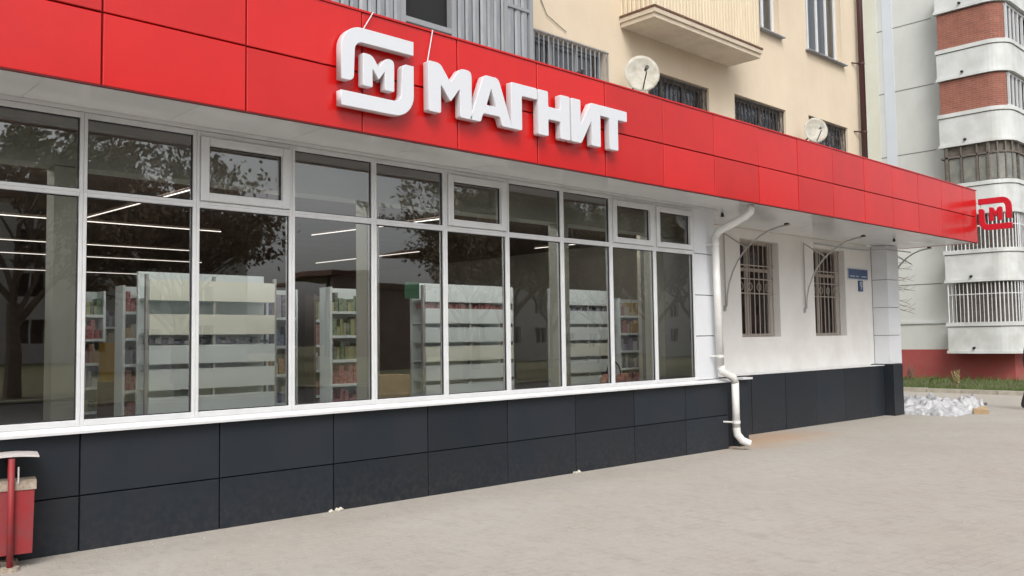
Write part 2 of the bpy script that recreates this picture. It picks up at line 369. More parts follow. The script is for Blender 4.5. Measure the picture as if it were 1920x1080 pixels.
# glazing: cells of the window band
MX, MD = 2.2869, .9317
zs, ztr, zsill = 2.816, 3.47, .955
def cell(x0, x1, z0, z1, sash=False, top=False):
    h = .029; d0, d1 = -.02, .055
    fr = MB()
    fr.panel(x0+.001, x0+h, d0, d1, z0, z1); fr.panel(x1-h, x1-.001, d0, d1, z0, z1)
    hz = h if not top else .045
    fr.panel(x0+h, x1-h, d0+.001, d1, z0, z0+(h if z0 > 1.5 else .05)); fr.panel(x0+h, x1-h, d0+.001, d1, z1-hz, z1)
    wf = fr.build('window', 'pvc', shop)
    gx0, gx1, gz0, gz1 = x0+h, x1-h, z0+(h if z0 > 1.5 else .05), z1-hz
    if sash:
        s = MB(); q = .075; a, b, c, d = gx0+.004, gx1-.004, gz0+.004, gz1-.004
        s.panel(a, a+q, -.045, .03, c, d, .008); s.panel(b-q, b, -.045, .03, c, d, .008)
        s.panel(a+q, b-q, -.044, .03, c, c+q, .008); s.panel(a+q, b-q, -.044, .03, d-q, d, .008)
        s.build('sash', 'pvc', wf)
        gx0, gx1, gz0, gz1 = a+q, b-q, c+q, d-q
    gk = MB(); t = .008
    gk.box(gx0, gx0+t, .002, .02, gz0, gz1).box(gx1-t, gx1, .002, .02, gz0, gz1).box(gx0+t, gx1-t, .002, .02, gz0, gz0+t).box(gx0+t, gx1-t, .002, .02, gz1-t, gz1)
    gk.build('gasket', 'gasket', wf)
    pb = MB(); pb.quad((gx0,.012,gz0),(gx1,.012,gz0),(gx1,.012,gz1),(gx0,.012,gz1))
    pn = pb.build('pane', 'glass', wf); pn.rotation_euler = (R(rnd.uniform(-.35,.35)), 0, R(rnd.uniform(-.35,.35)))
for i in range(-4, 10):
    xa = MX+MD*(i-1) if i > -4 else -2.3; xb = MX+MD*i
    if i == -4: xa = MX+MD*(i-1)
    cell(xa, xb, zsill, zs)
    cell(xa, xb, zs, ztr, sash=i in (2, 5, 8, 9, -1), top=True)
GX0 = MX+MD*-5; GX1 = MX+MD*9
box('head_trim', 'pvc', shop, GX0, 11.26, -.035, .03, ztr+.002, zb+.002)
# sill with drip edge
s = MB(); s.v = [(GX0,-.09,.905),(GX0,-.09,.925),(GX0,-.02,.955),(GX0,.05,.955),(GX0,.05,.90),(11.44,-.09,.905),(11.44,-.09,.925),(11.44,-.02,.955),(11.44,.05,.955),(11.44,.05,.90)]
s.f = [(0,1,6,5),(1,2,7,6),(2,3,8,7),(3,4,9,8),(4,0,5,9),(0,4,3,2,1),(5,6,7,8,9)]
s.build('window_sill', 'pvc', shop, recalc=True)
box('window_sill', 'pvc', shop, 11.76, 12.04, -.09, .05, .925, .955)
# plinth panels
BX, BD = 2.2904, 1.1536
ztb, zmb = .905, .412
box('plinth_backing', 'anthjoint', shop, GX0, 11.44, .012, .06, -.3, ztb-.005)
for i in range(-4, 8):
    xa = BX+BD*i; xb = min(xa+BD, 11.44)
    if xa > 11.3: break
    for a, b in ((gz(xb)-.06, zmb), (zmb, ztb-.004)):
        p = MB().panel(xa+.006, xb-.006, -.02, .01, a+.005, b-.005).build('plinth_panel', 'anth', shop)
        p.rotation_euler = (R(rnd.uniform(-.2,.2)), 0, R(rnd.uniform(-.2,.2)))
MB().panel(11.76, 12.0, -.02, .1, -.25, .922).build('plinth_panel', 'anth', shop)
box('plinth_backing', 'anthjoint', shop, 11.44, 12.0, .11, .2, -.3, .90)
# white corner pier
pz = [.958, 1.6, 2.2, 2.81, zb]
box('pier_core', 'seam', shop, GX1+.01, 11.24, .055, .98, .9, zb)
for a, b in zip(pz, pz[1:]):
    MB().panel(GX1+.004, 10.985, -.02, .05, a+.006, b-.006).build('pier_panel', 'white_panel', shop)
    MB().panel(10.99, 11.25, .005, .05, a+.006, b-.006).build('pier_panel', 'white_panel', shop)
# recessed bay: plinth and far pilaster
box('plinth_backing', 'anthjoint', shop, 12.0, 18.75, .83, .97, -.4, .91)
rx = [12.0, 13.45, 14.6, 15.75, 16.9, 18.05, 18.73]
for a, b in zip(rx, rx[1:]):
    p = MB().panel(a+.006, b-.006, .80, .828, gz(b)-.1, .912).build('plinth_panel', 'anth', shop)
    p.rotation_euler = (R(rnd.uniform(-.2,.2)), 0, R(rnd.uniform(-.2,.2)))
box('plinth_ledge', 'pvc', shop, 12.0, 18.73, .78, .99, .914, .93)
box('plinth_backing', 'anthjoint', shop, 18.76, 19.20, .62, 1.3, -.4, .93)
MB().panel(18.745, 19.215, .60, .63, -.4, .94).build('plinth_panel', 'anth', shop)
box('plinth_panel', 'anth', shop, 18.735, 18.757, .632, .97, -.4, .94)
pz = [.945, 1.56, 2.16, 2.76, zb]
box('pilaster_core', 'seam', shop, 18.765, 19.29, .68, 1.3, .9, zb)
for a, b in zip(pz, pz[1:]):
    MB().panel(18.74, 19.31, .65, .675, a+.006, b-.006).build('pilaster_panel', 'white_panel', shop)
    box('pilaster_panel', 'white_panel', shop, 18.742, 18.764, .677, .99, a+.006, b-.006)
# interior shell
box('shop_floor', 'tile', shop, -2.3, 11.2, .06, 1.31, .2, .3); box('shop_floor', 'tile', shop, -2.3, 13.2, 1.311, 16, .2, .3)
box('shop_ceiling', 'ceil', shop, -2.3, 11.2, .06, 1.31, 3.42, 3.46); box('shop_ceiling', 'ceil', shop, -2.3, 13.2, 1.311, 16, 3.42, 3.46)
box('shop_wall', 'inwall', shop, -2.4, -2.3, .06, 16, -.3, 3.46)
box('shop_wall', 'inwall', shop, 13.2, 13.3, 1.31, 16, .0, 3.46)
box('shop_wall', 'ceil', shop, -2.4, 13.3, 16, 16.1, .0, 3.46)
box('shop_wall', 'inwall', shop, 11.0, 11.2, .1, 1.30, .31, 3.41)
box('bulkhead', 'bulk', shop, -2.3, 10.88, .30, .55, 3.08, 3.41)
box('bulkhead', 'inwall', shop, -2.3, 10.88, .055, .13, .3, .94)
for x0, x1 in ((-.9,-.72),(2.16,2.33),(5.20,5.36),(8.16,8.33)):
    box('inner_column', 'bulk', shop, x0, x1, .30, .50, .31, 3.07)
box('inner_column', 'bulk', shop, 10.15, 10.35, .30, .5, .31, 3.07)

# ------------------------------------------------------------------ shop contents
def gondola(x0, x1, y, label, boards, depth=.45, top=2.45):
    t = empty('shelving_unit', ((x0+x1)/2, y, .3), label, 'shelving', 'white shelving units inside the shop')
    box('plinth', 'shelf', t, x0, x1, y+.02, y+depth, .3, .42)
    box('back_panel', 'shelf', t, x0+.02, x1-.02, y+.30, y+.34, .42, top)
    for sx in (x0, (x0+x1)/2-.015, x1-.03): box('upright', 'steel', t, sx, sx+.03, y+.0, y+.05, .42, top-.05)
    goods = {}
    for z0, z1, m_ in boards:
        box('shelf_front', m_, t, x0+.035, x1-.035, y-.02, y+.0, z0, z1)
        box('shelf', 'shelf', t, x0+.035, x1-.035, y+.001, y+.29, z0, z0+.03)
    return t
cr = 'shelfcream'; wh = 'shelf'
A1 = [(2.10,2.34,cr),(1.70,1.94,cr),(1.36,1.58,wh),(1.06,1.30,wh),(.62,.98,wh)]
A2 = [(2.16,2.42,wh),(1.84,2.06,wh),(1.56,1.78,wh),(1.28,1.50,cr),(1.0,1.22,wh),(.66,.94,wh)]
gondola(3.82, 5.46, 2.72, 'white shelving unit with two cream header boards behind the left windows', A1)
gondola(7.80, 9.62, 2.72, 'white shelving unit with a row of red packets, behind the middle windows', A2)
gondola(10.72, 12.1, 2.72, 'white shelving unit behind the rightmost large panes, red net bag in front', A2)
PAL = {'warm': [(.45,.04,.03),(.5,.2,.04),(.55,.35,.05),(.4,.1,.08),(.5,.45,.35)], 'green': [(.08,.22,.04),(.3,.32,.05),(.4,.4,.1),(.10,.15,.08)],
       'cool': [(.08,.1,.3),(.12,.2,.35),(.3,.3,.4),(.5,.5,.5),(.06,.06,.1)], 'purple': [(.14,.07,.32),(.3,.25,.45),(.45,.45,.5),(.1,.08,.2)], 'red': [(.5,.03,.03),(.42,.05,.05),(.5,.1,.08)]}
GM = {}
def goodmat(c):
    if c not in GM: GM[c] = mat('package_colour', tuple(.72*v+.28*sum(c)/3 for v in c), .5, vary=.2, c2=tuple(min(.8, .4*v+.28) for v in c), nscale=26)
    return GM[c]
def goods(parent, x0, x1, y0, y1, z, h, pal):
    """packets on one shelf, joined"""
    cs = PAL[pal]; byc = {c: MB() for c in cs}; x = x0
    while x < x1-.05:
        w_ = rnd.uniform(.035,.085); hh = h*rnd.choice((.45,.62,.64,.8,.92)); c = rnd.choice(cs)
        byc[c].box(x, min(x+w_-.006, x1), y0+rnd.uniform(0,.03), y1, z, z+hh); x += w_
    me_v = []; me_f = []; idx = []; mats = []
    for k, c in enumerate(cs):
        b = byc[c]; o_ = len(me_v); me_v += b.v; me_f += [tuple(o_+q for q in f) for f in b.f]; idx += [k]*len(b.f); mats.append(goodmat(c))
    me = bpy.data.meshes.new('packets'); me.from_pydata([(a-x0, b-y0, c-z) for a,b,c in me_v], [], me_f)
    for m_ in mats: me.materials.append(m_)
    for p, k in zip(me.polygons, idx): p.material_index = k
    link('packets', me, None, parent, (x0, y0, z), 'stuff')
def units(x0, x1, y, label, pals, depth=.26, top=2.3, z0=.42, body='shelf'):
    t = empty('goods_shelf', ((x0+x1)/2, y, .3), label, 'shelving', 'stocked shelves inside the shop')
    box('back_panel', body, t, x0, x1, y+depth, y+depth+.03, .31, top)
    for sx in (x0-.03, x1): box('side_panel', body, t, sx, sx+.03, y, y+depth, .31, top)
    n = len(pals); hz = (top-z0)/n
    for k, p in enumerate(pals):
        z = z0+k*hz; box('shelf', 'shelf', t, x0+.001, x1-.001, y-.01, y+depth-.002, z-.035, z)
        goods(t, x0+.01, x1-.01, y+.02, y+depth-.05, z+.001, hz-.05, p)
    return t
t = bpy.data.objects  # strips of packets showing above the boards of the white units
for (nm, x0, x1, z, h, pal) in (('shelving_unit', 3.88, 5.4, 1.595, .08, 'cool'), ('shelving_unit.001', 7.86, 9.56, 2.065, .09, 'red'), ('shelving_unit.002', 10.78, 12.04, 2.065, .09, 'cool'), ('shelving_unit', 3.88, 5.4, .43, .17, 'warm')):
    goods(t[nm], x0, x1, 2.75, 2.95, z, h, pal)
units(3.80, 4.2, 3.3, 'narrow shelf of red and orange packets left of the first white unit', ['red','warm','red','cool','warm','red'])
units(3.55, 3.98, 4.6, 'stocked shelf with mixed goods seen behind the first tall mullion', ['red','green','cool','warm','red','green'])
units(6.05, 6.62, 2.35, 'narrow shelf with green goods above and red goods below, beside an inner column', ['cool','red','red','green','green','green'])
units(5.55, 5.95, 3.1, 'blue goods shelf at the right end of the first white unit', ['cool','cool','warm','cool','cool'])
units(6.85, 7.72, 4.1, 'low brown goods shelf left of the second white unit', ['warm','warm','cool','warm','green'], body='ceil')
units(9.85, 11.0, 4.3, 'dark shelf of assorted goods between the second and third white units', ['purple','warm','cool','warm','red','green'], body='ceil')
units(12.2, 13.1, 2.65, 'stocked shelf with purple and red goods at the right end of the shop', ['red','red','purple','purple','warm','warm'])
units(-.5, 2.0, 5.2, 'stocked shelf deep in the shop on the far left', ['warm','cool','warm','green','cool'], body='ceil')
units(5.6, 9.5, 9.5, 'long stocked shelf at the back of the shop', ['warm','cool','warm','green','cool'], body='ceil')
o = box('display_box', mat('yellow_board', (.42,.26,.03), .7), None, 3.90, 4.16, 4.25, 4.5, 1.12, 1.62); tag(o, 'yellow display box seen through the second pane', 'box')
o = box('display_stand', 'ceil', None, 3.89, 4.17, 4.24, 4.52, .301, 1.118); tag(o, 'dark stand under the yellow display box', 'stand')
o = box('cardboard_box', 'card', None, 6.72, 7.25, 2.3, 2.7, .78, 1.13); tag(o, 'tan cardboard box standing low behind the fifth pane', 'box')
o = box('stacked_crate', mat('grey_crate', (.25,.25,.28), .7), None, 6.7, 7.3, 2.28, 2.74, .301, .778); tag(o, 'grey crate under the tan cardboard box', 'crate')
o = box('cabinet_door', 'inwall', None, .9, 1.78, .75, .8, .301, 2.35); tag(o, 'beige cabinet side standing by the leftmost pane', 'cabinet')
gb = box('sign_board', mat('green_board', (.01,.08,.035), .6), None, 7.50, 7.76, 2.75, 2.78, 2.2, 2.44); tag(gb, 'small green board at the left top of the second white unit', 'board')
# red net bag with handle
bg_ = empty('shopping_basket', (10.6, 1.4, .5), 'red and tan bag with dark looped handle, low behind the seventh pane', 'bag')
m_ = MB(); 
for k in range(9):
    a = k*.7; m_.tube([(10.55+.07*k-.25, 1.45+.05*math.sin(a), .62),(10.55+.07*k-.25+.02, 1.45, .95+.08*math.sin(a*1.7)),(10.55+.07*k-.2, 1.5, .98)], [.05,.07,.02], 7)
m_.build('bag_body', mat('bag_red', (.38,.09,.07), .6, c2=(.5,.35,.25), nscale=12), bg_, smooth=True)
MB().tube([(10.55+.17*math.cos(t_*math.pi/8), 1.45, 1.0+.22*math.sin(t_*math.pi/8)) for t_ in range(9)], .012, 6).build('bag_handle', 'gasket', bg_)
box('bag_stand', 'ceil', bg_, 10.25, 10.95, 1.3, 1.6, .301, .66)
# linear LED lamps
MT['led'] = mat('added_led_tube', (.9,.9,.9), .4, emit=(1,.96,.93), estr=12)  # stronger emission for the added rows hidden by the bulkhead
MT['ledslim'] = mat('slim_led_tube', (.9,.9,.9), .4, emit=(1,.90,.82), estr=1.1)
lk = 0
def led(p, q, where, rr=.0065):
    t = empty('ceiling_light', p, f'slim linear ceiling light {where}', 'light', 'linear lights under the shop ceiling')
    MB().tube([p, q], rr, 6).build('tube', 'led' if rr > .02 else 'ledslim', t)
    pp = Vector(p)+Vector((0,0,.024)); qq = Vector(q)+Vector((0,0,.024)); MB().tube([pp, qq], .010, 4).build('housing', 'ceil', t)
led((3.52,3.9,3.15),(3.68,1.15,3.15),'running towards the window behind the second bay')
led((-1.5,1.35,3.385),(5.2,1.35,3.385),'added out of view behind the bulkhead over the left bays', .034)  # rows with thick tubes are added, hidden by the bulkhead, to brighten shelf fronts
led((5.6,1.35,3.385),(11.9,1.35,3.385),'added out of view behind the bulkhead over the right bays', .034)
led((-1.5,1.75,3.40),(5.2,1.75,3.40),'added as an unseen second row behind the bulkhead over the left bays', .034)
led((5.6,1.75,3.40),(11.9,1.75,3.40),'added as an unseen second row behind the bulkhead over the right bays', .034)
led((1.5,4.2,3.15),(5.4,4.2,3.15),'parallel to the facade, highest of the stacked lines on the left')
led((1.5,6.9,3.15),(6.1,6.9,3.15),'parallel to the facade, second line down on the left')
led((1.5,8.9,3.15),(7.2,8.9,3.15),'parallel to the facade, third line down on the left')
led((1.5,12.4,3.15),(8.2,12.4,3.15),'parallel to the facade, lowest line on the left')
led((6.6,3.8,3.15),(7.02,1.28,3.15),'slanting behind the fourth and fifth bays, upper one')
led((9.05,7.8,3.15),(9.33,4.8,3.15),'slanting behind the fourth and fifth bays, lower one')
led((10.6,3.2,3.15),(10.75,1.9,3.15),'short bright line behind the seventh bay')

# ------------------------------------------------------------------ shop sign (raised letters)
def rounded(pts, r):
    out = []; n = len(pts)
    for i, p in enumerate(pts):
        rr = r
        if len(p) == 3: rr = p[2]
        P = Vector(p[:2]); A = Vector(pts[i-1][:2]); B = Vector(pts[(i+1) % n][:2])
        da = (A-P); db = (B-P); l = min(rr, da.length*.48, db.length*.48)
        if l < 1e-4: out.append(tuple(P)); continue
        a = P+da.normalized()*l; b = P+db.normalized()*l
        for k in range(6):
            t_ = k/5; q = a*(1-t_)**2+P*2*t_*(1-t_)+b*t_**2; out.append((q.x, q.y))
    return out
def extr(name, loops, y0, y1, m_face, parent, ox, oz, side=None, bevel=.004, axis='X'):
    cu = bpy.data.curves.new(name, 'CURVE'); cu.dimensions = '2D'; cu.fill_mode = 'BOTH'
    cu.extrude = (y1-y0)/2-bevel; cu.bevel_depth = bevel; cu.bevel_resolution = 1; cu.offset = -bevel
    for lp in loops:
        sp = cu.splines.new('POLY'); sp.points.add(len(lp)-1); sp.use_cyclic_u = True
        for q, p in zip(sp.points, lp): q.co = (p[0], p[1], 0, 1)
    tmp = bpy.data.objects.new('tmp', cu); col.objects.link(tmp)
    dg = bpy.context.evaluated_depsgraph_get(); me = bpy.data.meshes.new_from_object(tmp.evaluated_get(dg))
    bpy.data.objects.remove(tmp); bpy.data.curves.remove(cu)
    yc = (y0+y1)/2
    for v in me.vertices:
        u_, v_, w_ = v.co
        v.co = (u_, -w_, v_) if axis == 'X' else (w_, -u_, v_)
    me.update(); me.materials.clear(); me.materials.append(MT[m_face])
    if side:
        me.materials.append(MT[side])
        ax = 1 if axis == 'X' else 0
        for p in me.polygons: p.material_index = 0 if abs(p.normal[ax]) > .9 else 1
    loc = (ox, yc, oz) if axis == 'X' else (yc, ox, oz)
    return link(name, me, None, parent, loc)
def gM(w, h, s, r=.025): return [rounded([(0,0),(s,0),(s,.58*h),(w/2,.27*h),(w-s,.58*h),(w-s,0),(w,0),(w,h,.06),(w-.95*s,h,.05),(w/2,.66*h),(.95*s,h,.05),(0,h,r)], r)]
def gA(w, h, s, r=.02): return [rounded([(0,0),(.25*w,0),(.31*w,.19*h),(.69*w,.19*h),(.75*w,0),(w,0),(.67*w,h,.05),(.33*w,h,.05)], r), rounded([(.39*w,.38*h),(.61*w,.38*h),(.5*w,.74*h)], .01)]
def gG(w, h, s, r=.02): return [rounded([(0,0),(s,0),(s,h-.8*s),(w,h-.8*s),(w,h),(0,h)], r)]
def gN(w, h, s, r=.02): return [rounded([(0,0),(s,0),(s,.38*h),(w-s,.38*h),(w-s,0),(w,0),(w,h),(w-s,h),(w-s,.66*h),(s,.66*h),(s,h),(0,h)], r)]
def gI(w, h, s, r=.02): return [rounded([(0,0),(s*1.05,0),(w-s,.58*h),(w-s,0),(w,0),(w,h),(w-s*1.05,h),(s,.42*h),(s,h),(0,h)], r)]
def gT(w, h, s, r=.02): return [rounded([(w/2-s/2,0),(w/2+s/2,0),(w/2+s/2,h-.8*s),(w,h-.8*s),(w,h),(0,h),(0,h-.8*s),(w/2-s/2,h-.8*s)], r)]
sign = empty('shop_sign', (6.2, -.78, 3.79), 'raised white lettering МАГНИТ with a white outlined emblem on the red fascia', 'sign')
yf, yb = -.882, -.80
H = .495; S = .155; zl = 3.795
for fn, a, b in ((gM,5.12,5.67),(gA,5.64,6.23),(gG,6.215,6.60),(gN,6.615,7.115),(gI,7.14,7.635),(gT,7.625,8.12)):
    l = extr('letter', fn(b-a, H, S), yf, yb, 'letter', sign, a, zl, 'letter_side')
def logo_pieces(W=.80, Hh=.74, t_=.135, Rr=.22):
    def arc(cx, cy, r, a0, a1, n=8): return [(cx+r*math.cos(R(a0+(a1-a0)*k/n)), cy+r*math.sin(R(a0+(a1-a0)*k/n))) for k in range(n+1)]
    p = [(0,.235)]+arc(Rr, Hh-Rr, Rr, 180, 90)+[(W,Hh),(W,Hh-t_)]+arc(Rr+.01, Hh-Rr, Rr-t_, 90, 180)+arc(t_-.055, .29, .055, 0, -90)
    q = [(W-x, Hh-y) for x, y in p]
    return p, q
lp, lq = logo_pieces()
extr('emblem_bar', [lp], yf, yb, 'letter', sign, 4.145, 3.685, 'letter_side')
extr('emblem_bar', [lq], yf, yb, 'letter', sign, 4.145, 3.685, 'letter_side')
extr('emblem_letter', gM(.345, .30, .105, .015), yf, yb, 'letter', sign, 4.375, 3.90, 'letter_side')
# stand-off pegs behind the letters
for x in (5.2,5.6,5.8,6.1,6.3,6.7,7.05,7.2,7.58,7.87,4.22,4.6,4.87,4.45,4.66):
    MB().tube([(x,-.80,4.0),(x,-.768,4.0)], .012, 6).build('spacer', 'steel', sign)
for (a, b) in (((4.42,-.80,4.43),(4.55,-.79,4.64)), ((5.17,-.80,4.285),(5.25,-.79,4.64))):
    o = MB().tube([a, b], .0055, 6).build('cable', 'letter', None); tag(o, 'thin pale cable rising from the '+('emblem' if a[0] < 5 else 'first letter')+' to the fascia top', 'cable', 'sign cables')
# red projecting emblem at the far end of the fascia
bl = empty('blade_sign', (20.06, -.78, 3.76), 'red outlined emblem projecting from the far end of the fascia', 'sign')
rl = [[((.80-x)*.80, y*.92) for x, y in p] for p in (lp, lq)]
MT['redplastic'] = mat('red_plastic', (.50,.010,.025), .35)
for p in rl: extr('emblem_bar', [p], 20.03, 20.09, 'redplastic', bl, -.79, 3.76, None, .003, 'Y')
# mirrored as seen from behind: flip about its own middle
extr('emblem_letter', [[(x, y) for x, y in gM(.25, .29, .08, .012)[0]]], 20.03, 20.09, 'redplastic', bl, -1.0, 3.95, None, .003, 'Y')
for z in (4.36, 3.86): MB().tube([(20.06,-.80,z),(20.0,-.74,z)], .012, 6).build('bracket', 'steel', bl)
MB().tube([(20.06,-.83,3.78),(20.06,-.83,4.42)], .008, 6).build('bracket', 'steel', bl)

# ------------------------------------------------------------------ white downpipe
dp = empty('downpipe', (11.3, -.2, -.05), 'white bent downpipe in front of the white corner pier', 'drainpipe')
MB().tube([(11.27,-.62,3.50),(11.27,-.60,3.40),(11.24,-.54,3.34),(11.08,-.17,3.14),(11.06,-.12,3.04)], .055, 12).build('elbow', 'pipe', dp, smooth=True)
MB().tube([(11.06,-.12,3.05),(11.12,-.12,1.14)], .055, 12).build('pipe', 'pipe', dp, smooth=True)
MB().tube([(11.12,-.12,1.16),(11.14,-.125,1.08),(11.34,-.19,.99),(11.37,-.2,.90)], .057, 12).build('elbow', 'pipe', dp, smooth=True)
MB().tube([(11.37,-.2,.92),(11.37,-.2,.22)], .055, 12).build('pipe', 'pipe', dp, smooth=True)
sp = MB(); sp.tube([(11.37,-.2,.24),(11.375,-.21,.14),(11.42,-.26,.05),(11.50,-.34,.0)], [.058,.058,.056,.056], 12, caps=False); sp.build('spout', 'pipe', dp, smooth=True)
for (x, y, z) in ((11.065,-.12,2.95),(11.12,-.12,1.3),(11.37,-.2,.32)):
    MB().tube([(x,y,z-.02),(x,y,z+.02)], .062, 12).build('clamp', 'pipe', dp)
    MB().tube([(x-.04,y+.02,z),(x-.075,.0 if z > 1 else -.03,z)], .014, 6).build('stay', 'pipe', dp)

# ------------------------------------------------------------------ curved brackets and cables of the recess
def bracket(x, label, y0=1.0, y1=-.22, z0=2.1, z1=3.39):
    t = empty('bracket', (x, y0, z0), label, 'bracket', 'curved tube brackets under the canopy')
    pts = [(x, y0-.05-(y0-y1-.05)*math.sin(R(a))**1.0*0-(y0-y1)*(1-math.cos(R(a))), z0+(z1-z0-.0)*math.sin(R(a))) for a in range(0, 91, 9)]
    MB().tube(pts, .016, 6).build('arc_tube', 'steel', t, smooth=True)
    MB().tube([(x,y0-.03,z0-.05),(x,y0-.03,z1-.0)], .012, 6).build('wall_tube', 'steel', t)
    MB().tube([(x,y0-.03,z1-.02),(x,y0-.48,z1-.32)], .013, 6).build('strut', 'steel', t)
    box('foot_plate', 'gasket', t, x-.03, x+.03, y1-.03, y1+.03, z1, z1+.03)
    box('wall_plate', 'steel', t, x-.03, x+.03, y0-.02, y0-.001, z0-.08, z0+.02)
bracket(12.99, 'curved tube bracket left of the first barred ground floor window')
bracket(15.75, 'curved tube bracket between the two barred ground floor windows')
bracket(19.54, 'curved tube bracket beyond the white pilaster', y0=.94, y1=.07, z0=2.6, z1=3.43)
o = MB().tube([(16.2,.98,3.40),(17.3,.97,3.385),(18.4,.97,3.39),(18.7,.62,3.40),(19.9,.62,3.41)], .014, 6).build('conduit', 'steel', None); tag(o, 'thin grey conduit running under the canopy to the pilaster', 'cable')
for x, y, w_ in ((11.65,.12,'right of the white pier'),(17.6,.0,'between second window and pilaster')):
    o = MB().tube([(x,y,zb-.0),(x,y,zb-.06)], [.02,.03], 8).build('hook', 'gasket', None); tag(o, f'small dark fitting on the soffit {w_}', 'fitting')
# address plates
st = empty('street_sign', (18.05, .985, 2.76), 'small blue street name plate on the white recessed wall', 'sign')
box('plate', 'bluesign', st, 17.62, 18.50, .975, .995, 2.765, 2.965)
box('rim', 'signwhite', st, 17.60, 18.52, .98, .997, 2.75, 2.98)
for k, (a, b) in enumerate(((17.68,17.90),(17.95,18.08),(18.2,18.44))): box('lettering', 'signwhite', st, a, b, .971, .974, 2.805, 2.825)
npl = empty('number_plate', (18.16, .985, 2.52), 'narrow dark house number plate below the blue street sign', 'sign')
box('plate', 'bluesign', npl, 18.07, 18.27, .978, .996, 2.50, 2.73)
def stroke(name, pts, r, m_, parent): MB().tube(pts, r, 5).build(name, m_, parent)
stroke('numeral', [(18.17+.04*math.cos(R(a)), .974, 2.655+.045*math.sin(R(a))) for a in range(0, 361, 30)]+[(18.20,.974,2.60),(18.16,.974,2.54)], .011, 'signwhite', npl)

# ------------------------------------------------------------------ cream apartment building
cb = empty('apartment_building', (8, 1, 0), 'cream rendered apartment building rising behind the red shop fascia', 'building')
CX1 = 18.56
wins_g = [(13.53,14.85,1.57,3.33),(16.18,17.5,1.57,3.33)]
wins_1 = [(8.3,10.01,4.75,5.91),(11.0,12.70,4.75,5.86),(13.5,15.28,4.75,5.92),(16.18,17.86,4.75,5.98)]
wins_2 = [(14.35,15.15,7.34,8.9),(16.2,17.72,7.33,9.0)]
mb = MB()
wall_open(mb, 11.3, CX1, -.4, 3.50, 1.0, 1.3, wins_g)
mb.box(CX1+.001, 18.739, 1.0, 1.3, .95, 3.5); mb.build('ground_floor_wall', 'plaster', cb)
mb = MB(); wall_open(mb, -6, CX1, 3.5, 14, 1.0, 1.35, wins_1+wins_2+[(4.0,7.4,5.0,7.2)])
mb.build('wall', 'cream', cb)
box('wall', 'cream', cb, CX1-.3, CX1, 1.36, 17, -.4, 14)
box('wall', 'cream', cb, -6, -5.7, 1.36, 17, -.4, 14)
box('wall', 'cream', cb, -6, CX1, 17.0, 17.3, -.4, 14)
box('roof', 'galv', cb, -6.3, CX1+.3, .6, 17.6, 14.01, 14.2)
def rooms(name_, x0, x1, z0, z1, m_): box(name_, m_, cb, x0-.3, x1+.3, 1.9, 1.95, z0-.2, z1+.2)
box('room_wall', 'dark', cb, 2, CX1-.31, 2.6, 2.65, 4.5, 9.5)
box('room_wall', 'dark', cb, 13.32, CX1-.31, 2.0, 2.05, 1.2, 3.5)
